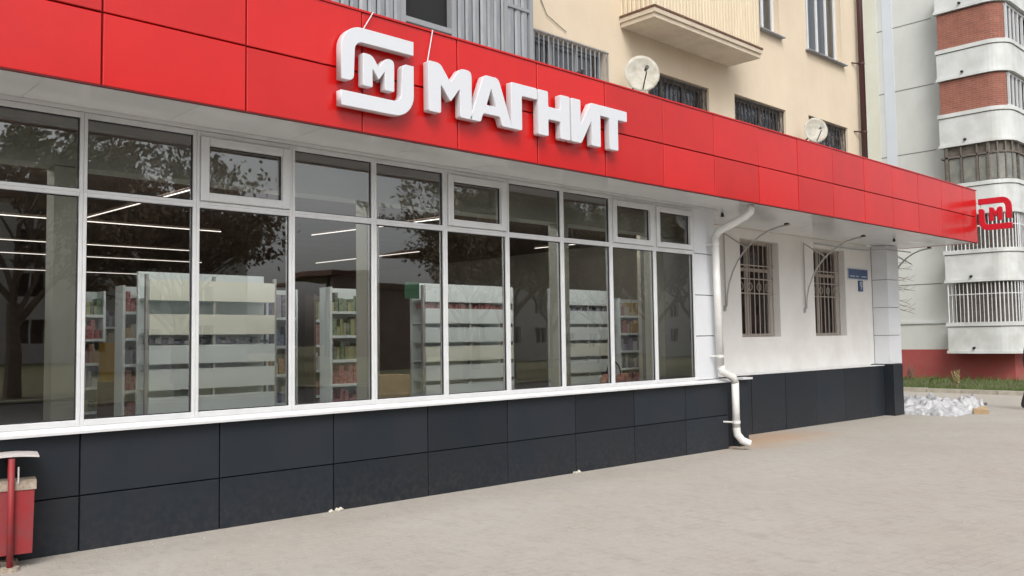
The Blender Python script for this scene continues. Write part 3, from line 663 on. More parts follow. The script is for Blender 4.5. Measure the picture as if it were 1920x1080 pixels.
def bwindow(x0, x1, z0, z1, yy, frame, mull, bars=None, barmat='blackbar', curtain='net', sill=None, horiz=(), glass=True, ft=.06, cur_rng=None, bary=None):
    wnd = MB(); y0, y1 = yy, yy+.06
    wnd.box(x0, x0+ft, y0, y1, z0, z1).box(x1-ft, x1, y0, y1, z0, z1).box(x0+ft, x1-ft, y0+.001, y1, z0, z0+ft).box(x0+ft, x1-ft, y0+.001, y1, z1-ft, z1)
    for m_ in mull: wnd.box(m_-ft/2, m_+ft/2, y0+.002, y1, z0+ft, z1-ft)
    for hz in horiz:
        xs_ = [x0+ft]+[q for m_ in mull for q in (m_-ft/2, m_+ft/2)]+[x1-ft]
        for a, b in zip(xs_[::2], xs_[1::2]): wnd.box(a, b, y0+.003, y1, hz-ft/2, hz+ft/2)
    fr = wnd.build('window', frame, cb)
    MB().quad((x0+.02,y0+.03,z0+.02),(x1-.02,y0+.03,z0+.02),(x1-.02,y0+.03,z1-.02),(x0+.02,y0+.03,z1-.02)).build('pane', 'glass3' if z0 < 3 else 'glass2', fr)
    if curtain:
        a, b = cur_rng or (x0, x1); c = MB(); n = int((b-a)/.035)
        c.v = [(a+(b-a)*k/n, y0+.16+.025*math.sin(k*1.9)+.01*math.sin(k*.7), z) for z in (z0, z1) for k in range(n+1)]
        c.f = [(k, k+1, n+2+k, n+1+k) for k in range(n)]
        c.build('curtain', curtain, fr, smooth=True)
    if bars:
        g_ = MB(); yb_ = bary if bary is not None else yy-.09
        kind, sp_ = bars
        n = int((x1-x0)/sp_)
        for k in range(n+1):
            x = x0+.02+(x1-x0-.04)*k/n; g_.tube([(x,yb_,z0+.02),(x,yb_,z1-.02)], .010, 5)
        hs_ = (z0+.04, z1-.04, z0+(z1-z0)*.5) if kind != 'three' else (z0+.03, z0+(z1-z0)*.45, z0+(z1-z0)*.60, z0+(z1-z0)*.74, z1-.03)
        for hz in hs_: g_.tube([(x0+.01,yb_-.012,hz),(x1-.01,yb_-.012,hz)], .012, 5)
        if kind == 'orn':
            for k in range(int((x1-x0)/.13)):
                cx, cz = x0+.1+k*.13, z0+(z1-z0)*(.62+.16*(k % 2)); g_.tube([(cx+.05*math.cos(R(a)), yb_-.01, cz+.05*math.sin(R(a))) for a in range(0, 361, 45)], .007, 4)
                g_.tube([(cx-.06,yb_-.01,z1-.15),(cx,yb_-.01,z1-.35),(cx+.06,yb_-.01,z1-.5)], .006, 4)
        if kind == 'three':
            for k in range(4):
                cx, cz = x0+.2+k*.3, z0+(z1-z0)*.52; g_.tube([(cx+.07*math.cos(R(a)), yb_-.01, cz+.07*math.sin(R(a))) for a in range(0, 361, 40)], .008, 4)
        g_.build('grille', barmat, fr)
    if sill:
        s_ = MB(); s_.v = [(x0-.06,.90,z0-.05),(x1+.06,.90,z0-.05),(x1+.06,.90,z0-.03),(x0-.06,.90,z0-.03),(x0-.06,yy,z0-.01),(x1+.06,yy,z0-.01),(x1+.06,yy,z0-.05),(x0-.06,yy,z0-.05)]
        s_.f = [(0,1,2,3),(3,2,5,4),(7,6,1,0),(4,5,6,7),(0,3,4,7),(1,6,5,2)]; s_.build('sill', sill, fr, recalc=True)
    return fr
for a, b, c, d in wins_g:
    bwindow(a, b-.0, c, d, 1.2, 'creambar', [a+.55], ('three', .155), 'creambar', 'curtain', None, horiz=(c+(d-c)*.70,), bary=1.13)
bwindow(8.3, 10.01, 4.75, 5.91, 1.12, 'greybar', [8.9,9.45], ('plain', .10), 'greybar', 'net', bary=.97)
bwindow(11.0, 12.70, 4.75, 5.86, 1.14, 'wood', [11.55,12.15], ('orn', .12), 'blackbar', 'net')
bwindow(13.5, 15.28, 4.75, 5.92, 1.14, 'wood', [13.9,14.6], ('orn', .12), 'blackbar', 'net')
bwindow(16.18, 17.86, 4.75, 5.98, 1.14, 'wood', [16.7,17.3], ('orn', .12), 'blackbar', 'net')
bwindow(14.35, 15.15, 7.34, 8.9, 1.12, 'pvc', [14.75], None, None, 'netsky', 'galv')
bwindow(16.2, 17.72, 7.33, 9.0, 1.12, 'pvc', [16.5,16.9,17.3], None, None, 'netsky', 'galv')
# window opening reveals trim (bare metal frame of the first grille)
# enclosed sheet-metal balcony on the left
ex0, ex1, ey = 4.55, 7.72, .30
zlo, zhi = 4.9, 7.3
box('balcony_slab', 'creamslab', cb, ex0-.05, ex1+.05, ey+.02, .99, zlo-.15, zlo)
op = (5.72, 6.38)
x = ex0
while x < ex1-.02:
    x2 = x+.115
    if not (x2 > op[0] and x < op[1]):
        s_ = MB(); d_ = rnd.uniform(-.006, .006)
        s_.v = [(x+.004,ey+.02+d_,zlo),(x+.03,ey+d_,zlo),(x2-.03,ey+d_,zlo),(x2-.004,ey+.02+d_,zlo)]; s_.v += [(a,b,zhi) for a,b,_ in s_.v]
        s_.f = [(0,1,5,4),(1,2,6,5),(2,3,7,6)]
        s_.build('metal_sheet', 'galv', cb)
    x = x2
for px in (ex0, 5.66, 6.38, 7.22, ex1-.06): MB().box(px, px+.06, ey-.02, ey+.07, zlo, zhi).build('balcony_post', 'greybar', cb)
box('balcony_rail', 'greybar', cb, op[0], op[1], ey-.015, ey+.03, 5.15, 5.21)
box('balcony_rail', 'greybar', cb, 7.28, ex1-.06, ey-.015, ey+.03, 5.72, 5.76)
box('balcony_back', 'dark', cb, ex0+.06, ex1-.06, ey+.10, ey+.13, zlo, zhi)
box('balcony_side', 'galv', cb, ex1-.03, ex1, ey+.07, .99, zlo, zhi)
box('balcony_side', 'galv', cb, ex0, ex0+.03, ey+.07, .99, zlo, zhi)
# open cream balcony
bx0, bx1, by = 10.34, 13.32, .35
box('balcony_slab', 'creamslab', cb, bx0, bx1, by, .99, 6.36, 6.43)
box('balcony_slab', 'creamslab', cb, bx0-.02, bx1+.02, by-.025, .99, 6.432, 6.50)
box('balcony_edge', 'rustdark', cb, bx0-.03, bx1+.03, by-.035, .99, 6.502, 6.535)
def slat(x0, x1, y, z0, z1, side=False):
    s_ = MB(); a, b = x0+.004, x1-.004
    if not side: P = [(a,y+.018),(a+.016,y),(b-.016,y),(b,y+.018)]
    else: P = [(y+.018,b),(y,b-.016),(y,a+.016),(y+.018,a)]
    s_.v = [(p,q,z0) for p,q in P]+[(p,q,z1) for p,q in P]; s_.f = [(0,1,5,4),(1,2,6,5),(2,3,7,6)]
    s_.build('balcony_slat', 'creamsheet', cb)
x = bx0
while x < bx1-.01: slat(x, min(x+.085, bx1), by-.01, 6.54, 7.50); x += .085
y = by
while y < .95: slat(y, y+.085, bx0-.012, 6.54, 7.50, True); y += .085
box('balcony_lining', 'creamslab', cb, bx0+.03, bx1-.03, by+.03, by+.05, 6.54, 7.48)
box('balcony_handrail', 'brown', cb, bx0-.03, bx1+.03, by-.03, by+.03, 7.505, 7.55)
for k in range(1):
    MB().tube([(8.55+.15*k,.985,6.4+.1*k),(8.7+.2*k,.98,6.15),(9.1+.25*k,.985,6.0+.1*k)], .006, 4).build('wall_cable', 'gasket', cb)
# brown rainwater pipe
bp_ = empty('drainpipe', (18.4, .88, 4.5), 'dark brown drainpipe at the corner of the cream building', 'drainpipe')
MB().tube([(18.38,.88,4.5),(18.38,.88,14)], .062, 12).build('pipe', 'brown', bp_, smooth=True)
for z in (5.95, 7.45, 9.2):
    MB().tube([(18.38,.88,z-.02),(18.38,.88,z+.02)], .07, 12).build('clamp', 'brown', bp_)
    MB().tube([(18.36,.90,z),(18.15,.99,z)], .016, 6).build('stay', 'brown', bp_)
# satellite dishes
def dish(c, r, label, mount, facing=(-.6,-.75,.12), arm=True, old=True):
    t = empty('satellite_dish', c, label, 'satellite dish', 'satellite dishes above the fascia')
    n, k = 28, 6; d = MB(); f_ = Vector(facing).normalized(); a = f_.cross(Vector((0,0,1))).normalized(); b = a.cross(f_)
    C = Vector(c)
    for side, off in ((0, 0), (1, -.008)):
        for i in range(k+1):
            rr = r*i/k
            for j in range(n):
                q = C+(a*math.cos(2*math.pi*j/n)*rr*.94+b*math.sin(2*math.pi*j/n)*rr)+f_*(.22*r*(i/k)**2+off-.1*r); d.v.append(tuple(q))
        o_ = side*(k+1)*n
        for i in range(k):
            for j in range(n): d.f.append(tuple(o_+q for q in (i*n+j, i*n+(j+1) % n, (i+1)*n+(j+1) % n, (i+1)*n+j)))
    o_ = (k+1)*n
    for j in range(n): d.f.append((k*n+j, k*n+(j+1) % n, o_+k*n+(j+1) % n, o_+k*n+j))
    d.build('reflector', 'dish', t, smooth=True)
    foc = C+f_*r*1.05-b*.15*r; low = C-b*r*.93
    MB().tube([low, foc-b*.05], .010, 6).build('arm', 'blackbar', t)
    MB().tube([foc+f_*.05, foc-f_*.06], [.03,.022], 8).build('receiver', 'blackbar' if old else 'greybar', t)
    MB().tube([C-f_*.06, C-f_*.16-b*.03, Vector(mount)], .016, 6).build('mount', 'blackbar', t)
dish((10.33,.60,5.54), .285, 'weathered satellite dish with dark arm just above the end of the lettering', (10.35,.99,5.2))
dish((15.70,.62,5.52), .25, 'paler satellite dish in front of the last barred window before the brown drainpipe', (15.75,.99,5.3), old=False)
pg = empty('pigeon', (9.35, -.02, 5.05), 'small dark bird on the ledge below the grey barred window', 'bird')
# (perched on the canopy roof behind the fascia: body, head, tail)
MB().tube([(9.12,.9,5.36),(9.17,.9,5.38),(9.25,.9,5.40),(9.31,.9,5.43),(9.34,.9,5.47)], [.008,.022,.038,.03,.02], 8).build('body', 'coat', pg, smooth=True)

# ------------------------------------------------------------------ neighbouring panel block
nb = empty('panel_building', (34, 6, 0), 'white concrete panel apartment block with rounded brick and glazed balconies', 'building')
NW = 34.0; NY = 2.85
box('wall', 'panelbuild', nb, NW, NW+14, NY, 18, .98, 24)
box('plinth', 'redbase', nb, NW-.03, NW+14, NY-.0, 18, -1, .975)
for z in (3.42, 5.95, 8.46, 10.98, 13.5, 16.0): box('panel_seam', 'seam', nb, NW-.006, NW+.01, 5.2, 18, z, z+.035)
box('panel_band', 'panelblue', nb, NW-.012, NW+.01, 6.66, 7.06, 5.99, 24)
box('panel_band', 'bandyellow', nb, NW-.014, NW+.01, 7.28, 8.2, 5.99, 24)
box('wall_ledge', 'parapet', nb, NW-.05, NW, 5.0, 18, 1.95, 2.05)
# balcony outline
BF = 33.2
def outline(off=0, n=8):
    P = [(NW, 4.78), (BF+off, 4.78-off)]
    cx, cy, r = 33.90, 3.15, .70-off
    for k in range(n+1):
        a = R(180+90*k/n); P.append((cx+r*math.cos(a), cy+r*math.sin(a)))
    P.append((40, 2.45+off)); return P
def ribbon(name, z0, z1, off, m_, thick=.08, uv=False, part=None, pts=None):
    P = pts or outline(off); n = len(P); s_ = MB(); per = [0]
    for a, b in zip(P, P[1:]): per.append(per[-1]+math.dist(a, b))
    me_v = [(x,y,z0) for x,y in P]+[(x,y,z1) for x,y in P]
    f_ = [(k, k+1, n+k+1, n+k) for k in range(n-1)]
    if pts is None:
        Q = outline(off+thick); me_v += [(x,y,z0) for x,y in Q]+[(x,y,z1) for x,y in Q]
        for k in range(n-1): f_ += [(n+k, n+k+1, 3*n+k+1, 3*n+k), (k+1, k, 2*n+k, 2*n+k+1)]
    s_.v = me_v; s_.f = f_
    o_ = s_.build(name, m_, part or nb, origin=(BF, 3, z0))
    if uv:
        me = o_.data; l = me.uv_layers.new(name='uv')
        for p in me.polygons:
            for li in p.loop_indices:
                vi = me.loops[li].vertex_index; k = vi % n; l.data[li].uv = (per[k], me.vertices[vi].co.z)
    return o_
def slab(z, off=-.04, t_=.10):
    P = outline(off)+[(40, 4.78), (NW, 4.78)]; P = P[:-1]; n = len(P); s_ = MB()
    s_.v = [(x,y,z) for x,y in P]+[(x,y,z+t_) for x,y in P]
    s_.f = [tuple(range(n))[::-1], tuple(range(n, 2*n))]+[(k, (k+1) % n, n+(k+1) % n, n+k) for k in range(n)]
    s_.build('balcony_slab', 'parapet', nb, recalc=True)
levels = [.86, 3.32+.05, 5.82, 8.32, 10.80, 13.28]
# parapets (white): z ranges, infill above each
par = [(.88, 1.96), (3.42, 4.55), (5.82, 6.95), (8.35, 9.55), (10.82, 11.95), (13.34, 14.4)]
for k, (a, b) in enumerate(par):
    slab(a-.03)
    ribbon('balcony_parapet', a+.07, b-.14, 0, 'parapet')
    ribbon('balcony_coping', b-.14, b, -.035, 'parapet')
    ribbon('balcony_groove', b-.17, b-.14, .0, 'seam', pts=[(x, y) for x, y in outline(-.006)])
    for yy in (3.9,):
        MB().tube([(BF-.10,yy,a+.16),(BF+.02,yy,a+.18)], .045, 8).build('drain_spout', 'gasket', nb)
P0 = outline(.03)
# ground floor opening: white railings;  first: white framed; second: weathered timber glazing; above: brick
def railings(z0, z1, lit=True):
    ribbon('balcony_infill', z0, z1, .35, 'wood')
    P = outline(.05); per = 0; g_ = MB()
    for a, b in zip(P[1:], P[2:]):
        L_ = math.dist(a, b); n = max(1, int(L_/.13))
        for k in range(n):
            t_ = k/n; x, y = a[0]+(b[0]-a[0])*t_, a[1]+(b[1]-a[1])*t_
            if x > 37: break
            g_.tube([(x,y,z0),(x,y,z1)], .013 if k % 5 else .024, 4)
    g_.build('balcony_railing', 'pvc', nb)
    ribbon('balcony_rail', z1-.42, z1-.39, .04, 'pvc')
railings(1.96, 3.36); 
railings(4.55, 5.78)
ribbon('balcony_infill', 6.95, 8.30, .10, 'wood')
P = outline(.04)
def fr_at(t0, t1, z0, z1, name, m_, off=.03, th=.04):
    """piece along the straight front face, y from t0 to t1"""
    box(name, m_, nb, BF+off, BF+off+th, t0, t1, z0, z1)
MT['dirtyglass'] = mat('dirty_pale_glass', (.25,.25,.215), .25, c2=(.15,.16,.155), nscale=3)
for a, b in ((4.52,4.62),(4.05,4.10),(3.52,3.57),(3.16,3.22)): fr_at(a, b, 6.95, 8.30, 'timber_post', 'wood', .0, .08)
for a, b in ((4.12,4.50),(3.59,4.03),(3.24,3.50)): fr_at(a, b, 6.98, 7.88, 'balcony_pane', 'dirtyglass', .055, .02)
ribbon('timber_rail', 7.90, 7.96, .0, 'wood')
PP = outline(.03, 8)[1:-1]
for a, b in zip(PP[1::2], PP[3::2]):
    mx_, my_ = (a[0]+b[0])/2, (a[1]+b[1])/2; d_ = (b[0]-a[0], b[1]-a[1]); L_ = math.hypot(*d_); ux, uy = d_[0]/L_, d_[1]/L_
    q = MB(); h_ = L_*.38; q.quad((mx_-ux*h_,my_-uy*h_,6.98),(mx_+ux*h_,my_+uy*h_,6.98),(mx_+ux*h_,my_+uy*h_,7.88),(mx_-ux*h_,my_-uy*h_,7.88)); q.build('balcony_pane', 'dirtyglass', nb)
    MB().tube([(a[0],a[1],6.95),(a[0],a[1],8.3)], .035, 4).build('timber_post', 'wood', nb)
for k in range(3): 
    x0 = 34.2+k*.75; box('balcony_pane', 'dirtyglass', nb, x0, x0+.6, 2.50, 2.53, 7.0, 7.88); box('timber_post', 'wood', nb, x0-.1, x0-.04, 2.46, 2.56, 6.95, 8.3)
for (z0, z1) in ((9.55, 10.76), (11.95, 13.26)):
    pts = outline(.05)[:-2]
    pts = [p for p in outline(.05, 12) if p[0] < 33.62]
    ribbon('brick_infill', z0, z1, 0, 'brickfar', uv=True, pts=pts)
    box('balcony_soffit_strip', 'brown', nb, BF+.06, NW, 3.2, 4.74, z1-.02, z1+.0)  # thin solid brown strip along the top of the brick infill
    ribbon('balcony_infill', z0, z1, .25, 'dark')
    for x in (33.66, 34.05, 34.45, 34.9, 35.4, 36.0):
        box('window_post', 'pvc', nb, x, x+.07, 2.52, 2.60, z0, z1)
    ribbon('window_rail', z0, z0+.07, .08, 'pvc'); ribbon('window_rail', z1-.07, z1, .08, 'pvc')
    for x in (33.75, 34.13, 34.53): MB().quad((x,2.56,z0+.07),(x+.32,2.56,z0+.07),(x+.32,2.56,z1-.07),(x,2.56,z1-.07)).build('pane', 'glass2', nb)

# ------------------------------------------------------------------ verge, kerb, weeds
vb = MB(); vb.v = [(28.0,-14,-.16),(28.0,20,-.16),(34.0,20,-.10),(34.0,-14,-.10),(48,-14,-.10)]; vb.f = [(0,3,2,1)]
o = vb.build('verge', 'soil', None, 'structure', origin=(0,0,0)); o['label'] = 'soil verge below the red plinth'
kb = empty('kerb', (27.9, 3, -.3), kind='structure'); kb['label'] = 'concrete kerb along the verge'
km = MB().box(-.08,.08,-.49,.49,-.12,.14).mesh('kerb_stone')
for k in range(30):
    o = link('kerb_stone', km, 'kerb', kb, (27.9+rnd.uniform(-.01,.01), -12+k*1.0, -.24+rnd.uniform(-.008,.008)))
gr = MB()
for k in range(9000):
    x = rnd.uniform(28.1, 33.9); y = rnd.uniform(-3, 9); 
    if rnd.random() < .35: x = rnd.uniform(28.1, 29.2)
    z = -.16+(x-28)*.01; h = rnd.uniform(.04,.14)*(1.6 if x > 33 else 1); a = rnd.uniform(0, 6.28); ww = .012; lx, ly = rnd.uniform(-.05,.05), rnd.uniform(-.05,.05)
    gr.quad((x-ww*math.cos(a),y-ww*math.sin(a),z),(x+ww*math.cos(a),y+ww*math.sin(a),z),(x+lx,y+ly,z+h))
o = gr.build('grass', 'grass', None, 'stuff', origin=(0,0,0)); tag(o, 'green grass along the verge behind the kerb', 'grass')
def weed(x, y, h, label, n=26, m_='weed'):
    z = -.15; t = MB()
    for k in range(n):
        a = rnd.uniform(0, 6.28); l = h*rnd.uniform(.5,1); dx, dy = .16*h*math.cos(a), .16*h*math.sin(a)
        t.tube([(x,y,z),(x+dx*.5,y+dy*.5,z+l*.5),(x+dx*1.3,y+dy*1.3,z+l)], [.008,.006,.003], 4)
        for q in range(3):
            zz = z+l*(.4+.2*q); t.quad((x+dx,y+dy,zz),(x+dx+.05,y+dy+.02,zz+.03),(x+dx+.02,y+dy+.05,zz+.07))
    tag(t.build('weed', m_, None), label, 'weed', 'tall weeds on the verge')
weed(29.0, 3.05, .62, 'tall dry yellowish weed by the kerb, right of the plastic heap', 34)
weed(32.5, 5.9, .7, 'brown weed against the red plinth near the pilaster', 14, 'bark')
weed(30.6, 4.4, .35, 'short weed in the middle of the grass verge', 14, 'grass')

MT['mortar'] = mat('pale_mortar', (.62,.58,.50), .95, c2=(.48,.44,.38), nscale=20)
for x, w_ in ((BX+2*BD, 'at the third plinth joint'), (BX+5*BD, 'at the sixth plinth joint')):
    m_ = MB(); 
    for k in range(7):
        cx_, cy_, rr = x+rnd.uniform(-.06,.08), -.045+rnd.uniform(-.03,.02), rnd.uniform(.012,.03)
        m_.tube([(cx_-rr,cy_,gz(x)+.004),(cx_,cy_+.01,gz(x)+rr*.6),(cx_+rr,cy_,gz(x)+.004)], [rr*.4,rr*.8,rr*.3], 6)
    tag(m_.build('mortar_lump', 'mortar', None, smooth=True), f'small pale mortar lump on the pavement {w_}', 'mortar')
m_ = MB()
for k in range(450):
    x = rnd.uniform(.5, 20); y = -.05-abs(rnd.gauss(0, .16)) if rnd.random() < .6 else rnd.uniform(-6, -.1)
    if x > 12 and rnd.random() < .5: y += .8
    if y > .75: continue
    rr = rnd.uniform(.002,.006); z = gh(x, y)+.001
    m_.quad((x-rr,y-rr*.8,z),(x+rr*.7,y-rr,z),(x,y,z+rr*1.3)); m_.quad((x+rr*.7,y-rr,z),(x+rr*.6,y+rr,z),(x,y,z+rr*1.3)); m_.quad((x+rr*.6,y+rr,z),(x-rr,y-rr*.8,z),(x,y,z+rr*1.3))
tag(m_.build('grit', 'mortar', None, 'stuff', origin=(0,0,0)), 'scattered grit and crumbs on the pavement', 'grit')
# ------------------------------------------------------------------ shrub behind the pilaster
def branch(mb, lf, p, d, L_, r, depth, leafn, lsize, rg, spread=.6):
    pts = [p]; q = Vector(p); dd = Vector(d).normalized()
    for k in range(4):
        dd = (dd+Vector((rg.uniform(-.16,.16), rg.uniform(-.16,.16), rg.uniform(-.08,.16)))).normalized(); q = q+dd*L_/4; pts.append(q.copy())
    mb.tube(pts, [r*(1-.12*k) for k in range(5)], 5 if depth < 3 else 4, caps=False)
    if depth <= 2:
        for _ in range(leafn):
            b = pts[rg.randint(1, 4)]+Vector((rg.gauss(0,1), rg.gauss(0,1), rg.gauss(0,1)))*L_*.22
            n = Vector((rg.gauss(0,1), rg.gauss(0,1), rg.gauss(0,1))).normalized(); u_ = n.orthogonal().normalized()*lsize*rg.uniform(.6,1.2); v_ = n.cross(u_)*.6
            lf.quad(b-u_, b+v_, b+u_, b-v_)
    if depth == 0: return
    for k in range(3 if depth > 1 else 3):
        ax = Vector((rg.gauss(0,1), rg.gauss(0,1), rg.gauss(0,.5))).normalized()
        nd = (dd+ax*spread).normalized(); branch(mb, lf, pts[rg.randint(2, 4)], nd, L_*rg.uniform(.6,.8), r*.55, depth-1, leafn, lsize, rg, spread)
sh = empty('shrub', (24.7, 3.4, -.2), 'bare thin twigs of a shrub reaching out behind the white pilaster', 'shrub')
rg = random.Random(5); mb_, lf = MB(), MB()
mb_.tube([(24.55,3.45,-.2),(24.6,3.4,1.0),(24.65,3.4,2.2),(24.7,3.35,3.2)], [.05,.04,.03,.015], 6)
for k in range(9):
    z = 2.25+k*.15; a = Vector((24.64,3.4,z)); e = a+Vector((.35+.15*rg.random(), -.55-.25*rg.random(), .12-.28*rg.random()))
    m1 = (a+e)/2+Vector((0,0,.1)); mb_.tube([a, m1, e], [.010,.008,.004], 4)
    for q in range(3):
        t_ = m1.lerp(e, q/3); mb_.tube([t_, t_+Vector((.15,-.12,-.08+.1*q))], [.005,.003], 4)
mb_.build('branches', 'bark', sh)

# ------------------------------------------------------------------ debris by the pilaster
def crumple(name, c, sx, sy, h, seed, m_, n=34):
    rg = random.Random(seed); s_ = MB()
    ph = [(rg.uniform(2,7.5)*rg.choice((-1,1)), rg.uniform(2,7.5), rg.uniform(0,6.28), rg.uniform(.3,1)) for _ in range(9)]
    for j in range(n+1):
        for i in range(n+1):
            u_, v_ = i/n*2-1, j/n*2-1; e = max(0, 1-(u_*u_)**1.5)*max(0, 1-(v_*v_)**1.5)
            q = sum(abs(math.sin(a*u_+b*v_+p))*w_ for a, b, p, w_ in ph)/4.2
            z = h*e**.5*(.1+1.1*q*q+.25*q)+rg.uniform(-.007,.007)*(e > 0)
            s_.v.append((c[0]+u_*sx+rg.uniform(-.02,.02), c[1]+v_*sy+rg.uniform(-.02,.02), c[2]+max(0.005, z)))
    s_.f = [(j*(n+1)+i, j*(n+1)+i+1, (j+1)*(n+1)+i+1, (j+1)*(n+1)+i) for j in range(n) for i in range(n)]
    return s_.build(name, m_, None, smooth=True)
tag(crumple('plastic_sheet', (20.25,.35,gz(19.9)), .95, .75, .17, 3, 'plastic', 60), 'crumpled heap of white plastic film against the far pilaster', 'plastic film')
tag(crumple('plastic_bag', (20.75,-.12,gz(20.4)), .42, .34, .2, 8, 'plastic', 20), 'bright white plastic bag at the right end of the film heap', 'bag')
tag(crumple('plastic_sheet', (21.3,1.2,gz(21)), .9, .9, .2, 12, 'plastic'), 'white plastic film bundle behind the bag, nearest the kerb', 'plastic film')
o = MB().box(-.24,.24,-.14,.14,0,.12).build('cardboard_scrap', 'card', None); o.location = (20.55,-.46,gz(20.5)+.004); o.rotation_euler = (R(4),R(-6),R(25)); tag(o, 'flattened tan cardboard scrap in front of the white bag', 'cardboard')
o = MB().box(-.34,.34,-.03,.03,0,.05).build('timber_offcut', 'wood', None); o.location = (21.1,-.25,gz(21)+.06); o.rotation_euler = (R(3),R(-12),R(-10)); tag(o, 'short timber offcut lying right of the cardboard scrap', 'timber')
o = MB().box(-.3,.3,-.16,.16,0,.02).build('foam_board', 'creamslab', None); o.location = (20.85,-.1,gz(21)+.03); o.rotation_euler = (R(-5),R(8),R(12)); tag(o, 'pale yellow foam board leaning under the timber offcut', 'board')
# ground cover plate
mh = empty('manhole_cover', (17.3,-2.0,gz(17.3)), 'dark narrow drain cover set in the pavement at the right edge', 'manhole cover')
m_ = MB(); n = 24
m_.v = [(17.3+.34*math.cos(2*math.pi*k/n), -2.1+.34*math.sin(2*math.pi*k/n), gz(17.3)+.006) for k in range(n)]; m_.f = [tuple(range(n))]
m_.build('plate', mat('cast_iron', (.22,.20,.19), .7, c2=(.15,.14,.13), nscale=14, bump=.4, bscale=60), mh)
MB().tube([(17.3+.36*math.cos(2*math.pi*k/n), -2.1+.36*math.sin(2*math.pi*k/n), gz(17.3)-.001) for k in range(n+1)], .010, 6, caps=False).build('rim', 'anthjoint', mh)

# ------------------------------------------------------------------ litter bin
lb = empty('litter_bin', (1.72,-.17,gz(1.7)), 'red metal litter bin with posts, beige rim and pale curved lid', 'litter bin')
cx, cy = 1.765, -.18
def rot(x, y, a=R(-12)): return (cx+x*math.cos(a)-y*math.sin(a), cy+x*math.sin(a)+y*math.cos(a))
def rbox(name, m_, x0, x1, y0, y1, z0, z1, tap=0):
    s_ = MB(); 
    for z, t_ in ((z0, tap), (z1, 0)):
        for (x, y) in ((x0+t_,y0+t_),(x1-t_,y0+t_),(x1-t_,y1-t_),(x0+t_,y1-t_)): a, b = rot(x, y); s_.v.append((a,b,z))
    s_.f = [(3,2,1,0),(4,5,6,7),(0,1,5,4),(1,2,6,5),(2,3,7,6),(3,0,4,7)]
    return s_.build(name, m_, lb)
rbox('bin_body', 'binred', -.15, .15, -.10, .10, .09, .55, .008)
s_ = rbox('rim', 'binrim', -.162, .162, -.108, .108, .551, .615)
for yy in (-.128, .125):
    a, b = rot(0, yy); MB().tube([(a,b,-.03),(a,b,.785)], .022, 10).build('post', 'binred', lb, smooth=True)
    MB().tube([(a,b,-.03),(a,b,.012)], [.07,.06], 12).build('post_base', 'binrim', lb)
a, b = rot(.045,-.125); MB().tube([(a,b,.60),(a,b,.72)], .006, 5).build('latch', 'binlid', lb)
lid = MB(); n = 12
for s__ in (0, .012):
    for k in range(n+1):
        t_ = k/n*2-1; z = .798-.014*t_*t_*1.0+.0+s__
        for yy in (-.15, .14): q = rot(t_*.175, yy); lid.v.append((q[0], q[1], z))
o_ = 2*(n+1)
for k in range(n):
    lid.f += [(2*k,2*k+1,2*k+3,2*k+2),(o_+2*k,o_+2*k+2,o_+2*k+3,o_+2*k+1),(2*k,2*k+2,o_+2*k+2,o_+2*k),(2*k+1,o_+2*k+1,o_+2*k+3,2*k+3)]
lid.build('lid', 'binlid', lb, smooth=False, recalc=True)
box('inner_liner', 'rustdark', lb, cx-.09, cx+.09, cy-.06, cy+.06, .50, .58)  # small rusty-coloured box set inside the body and rim

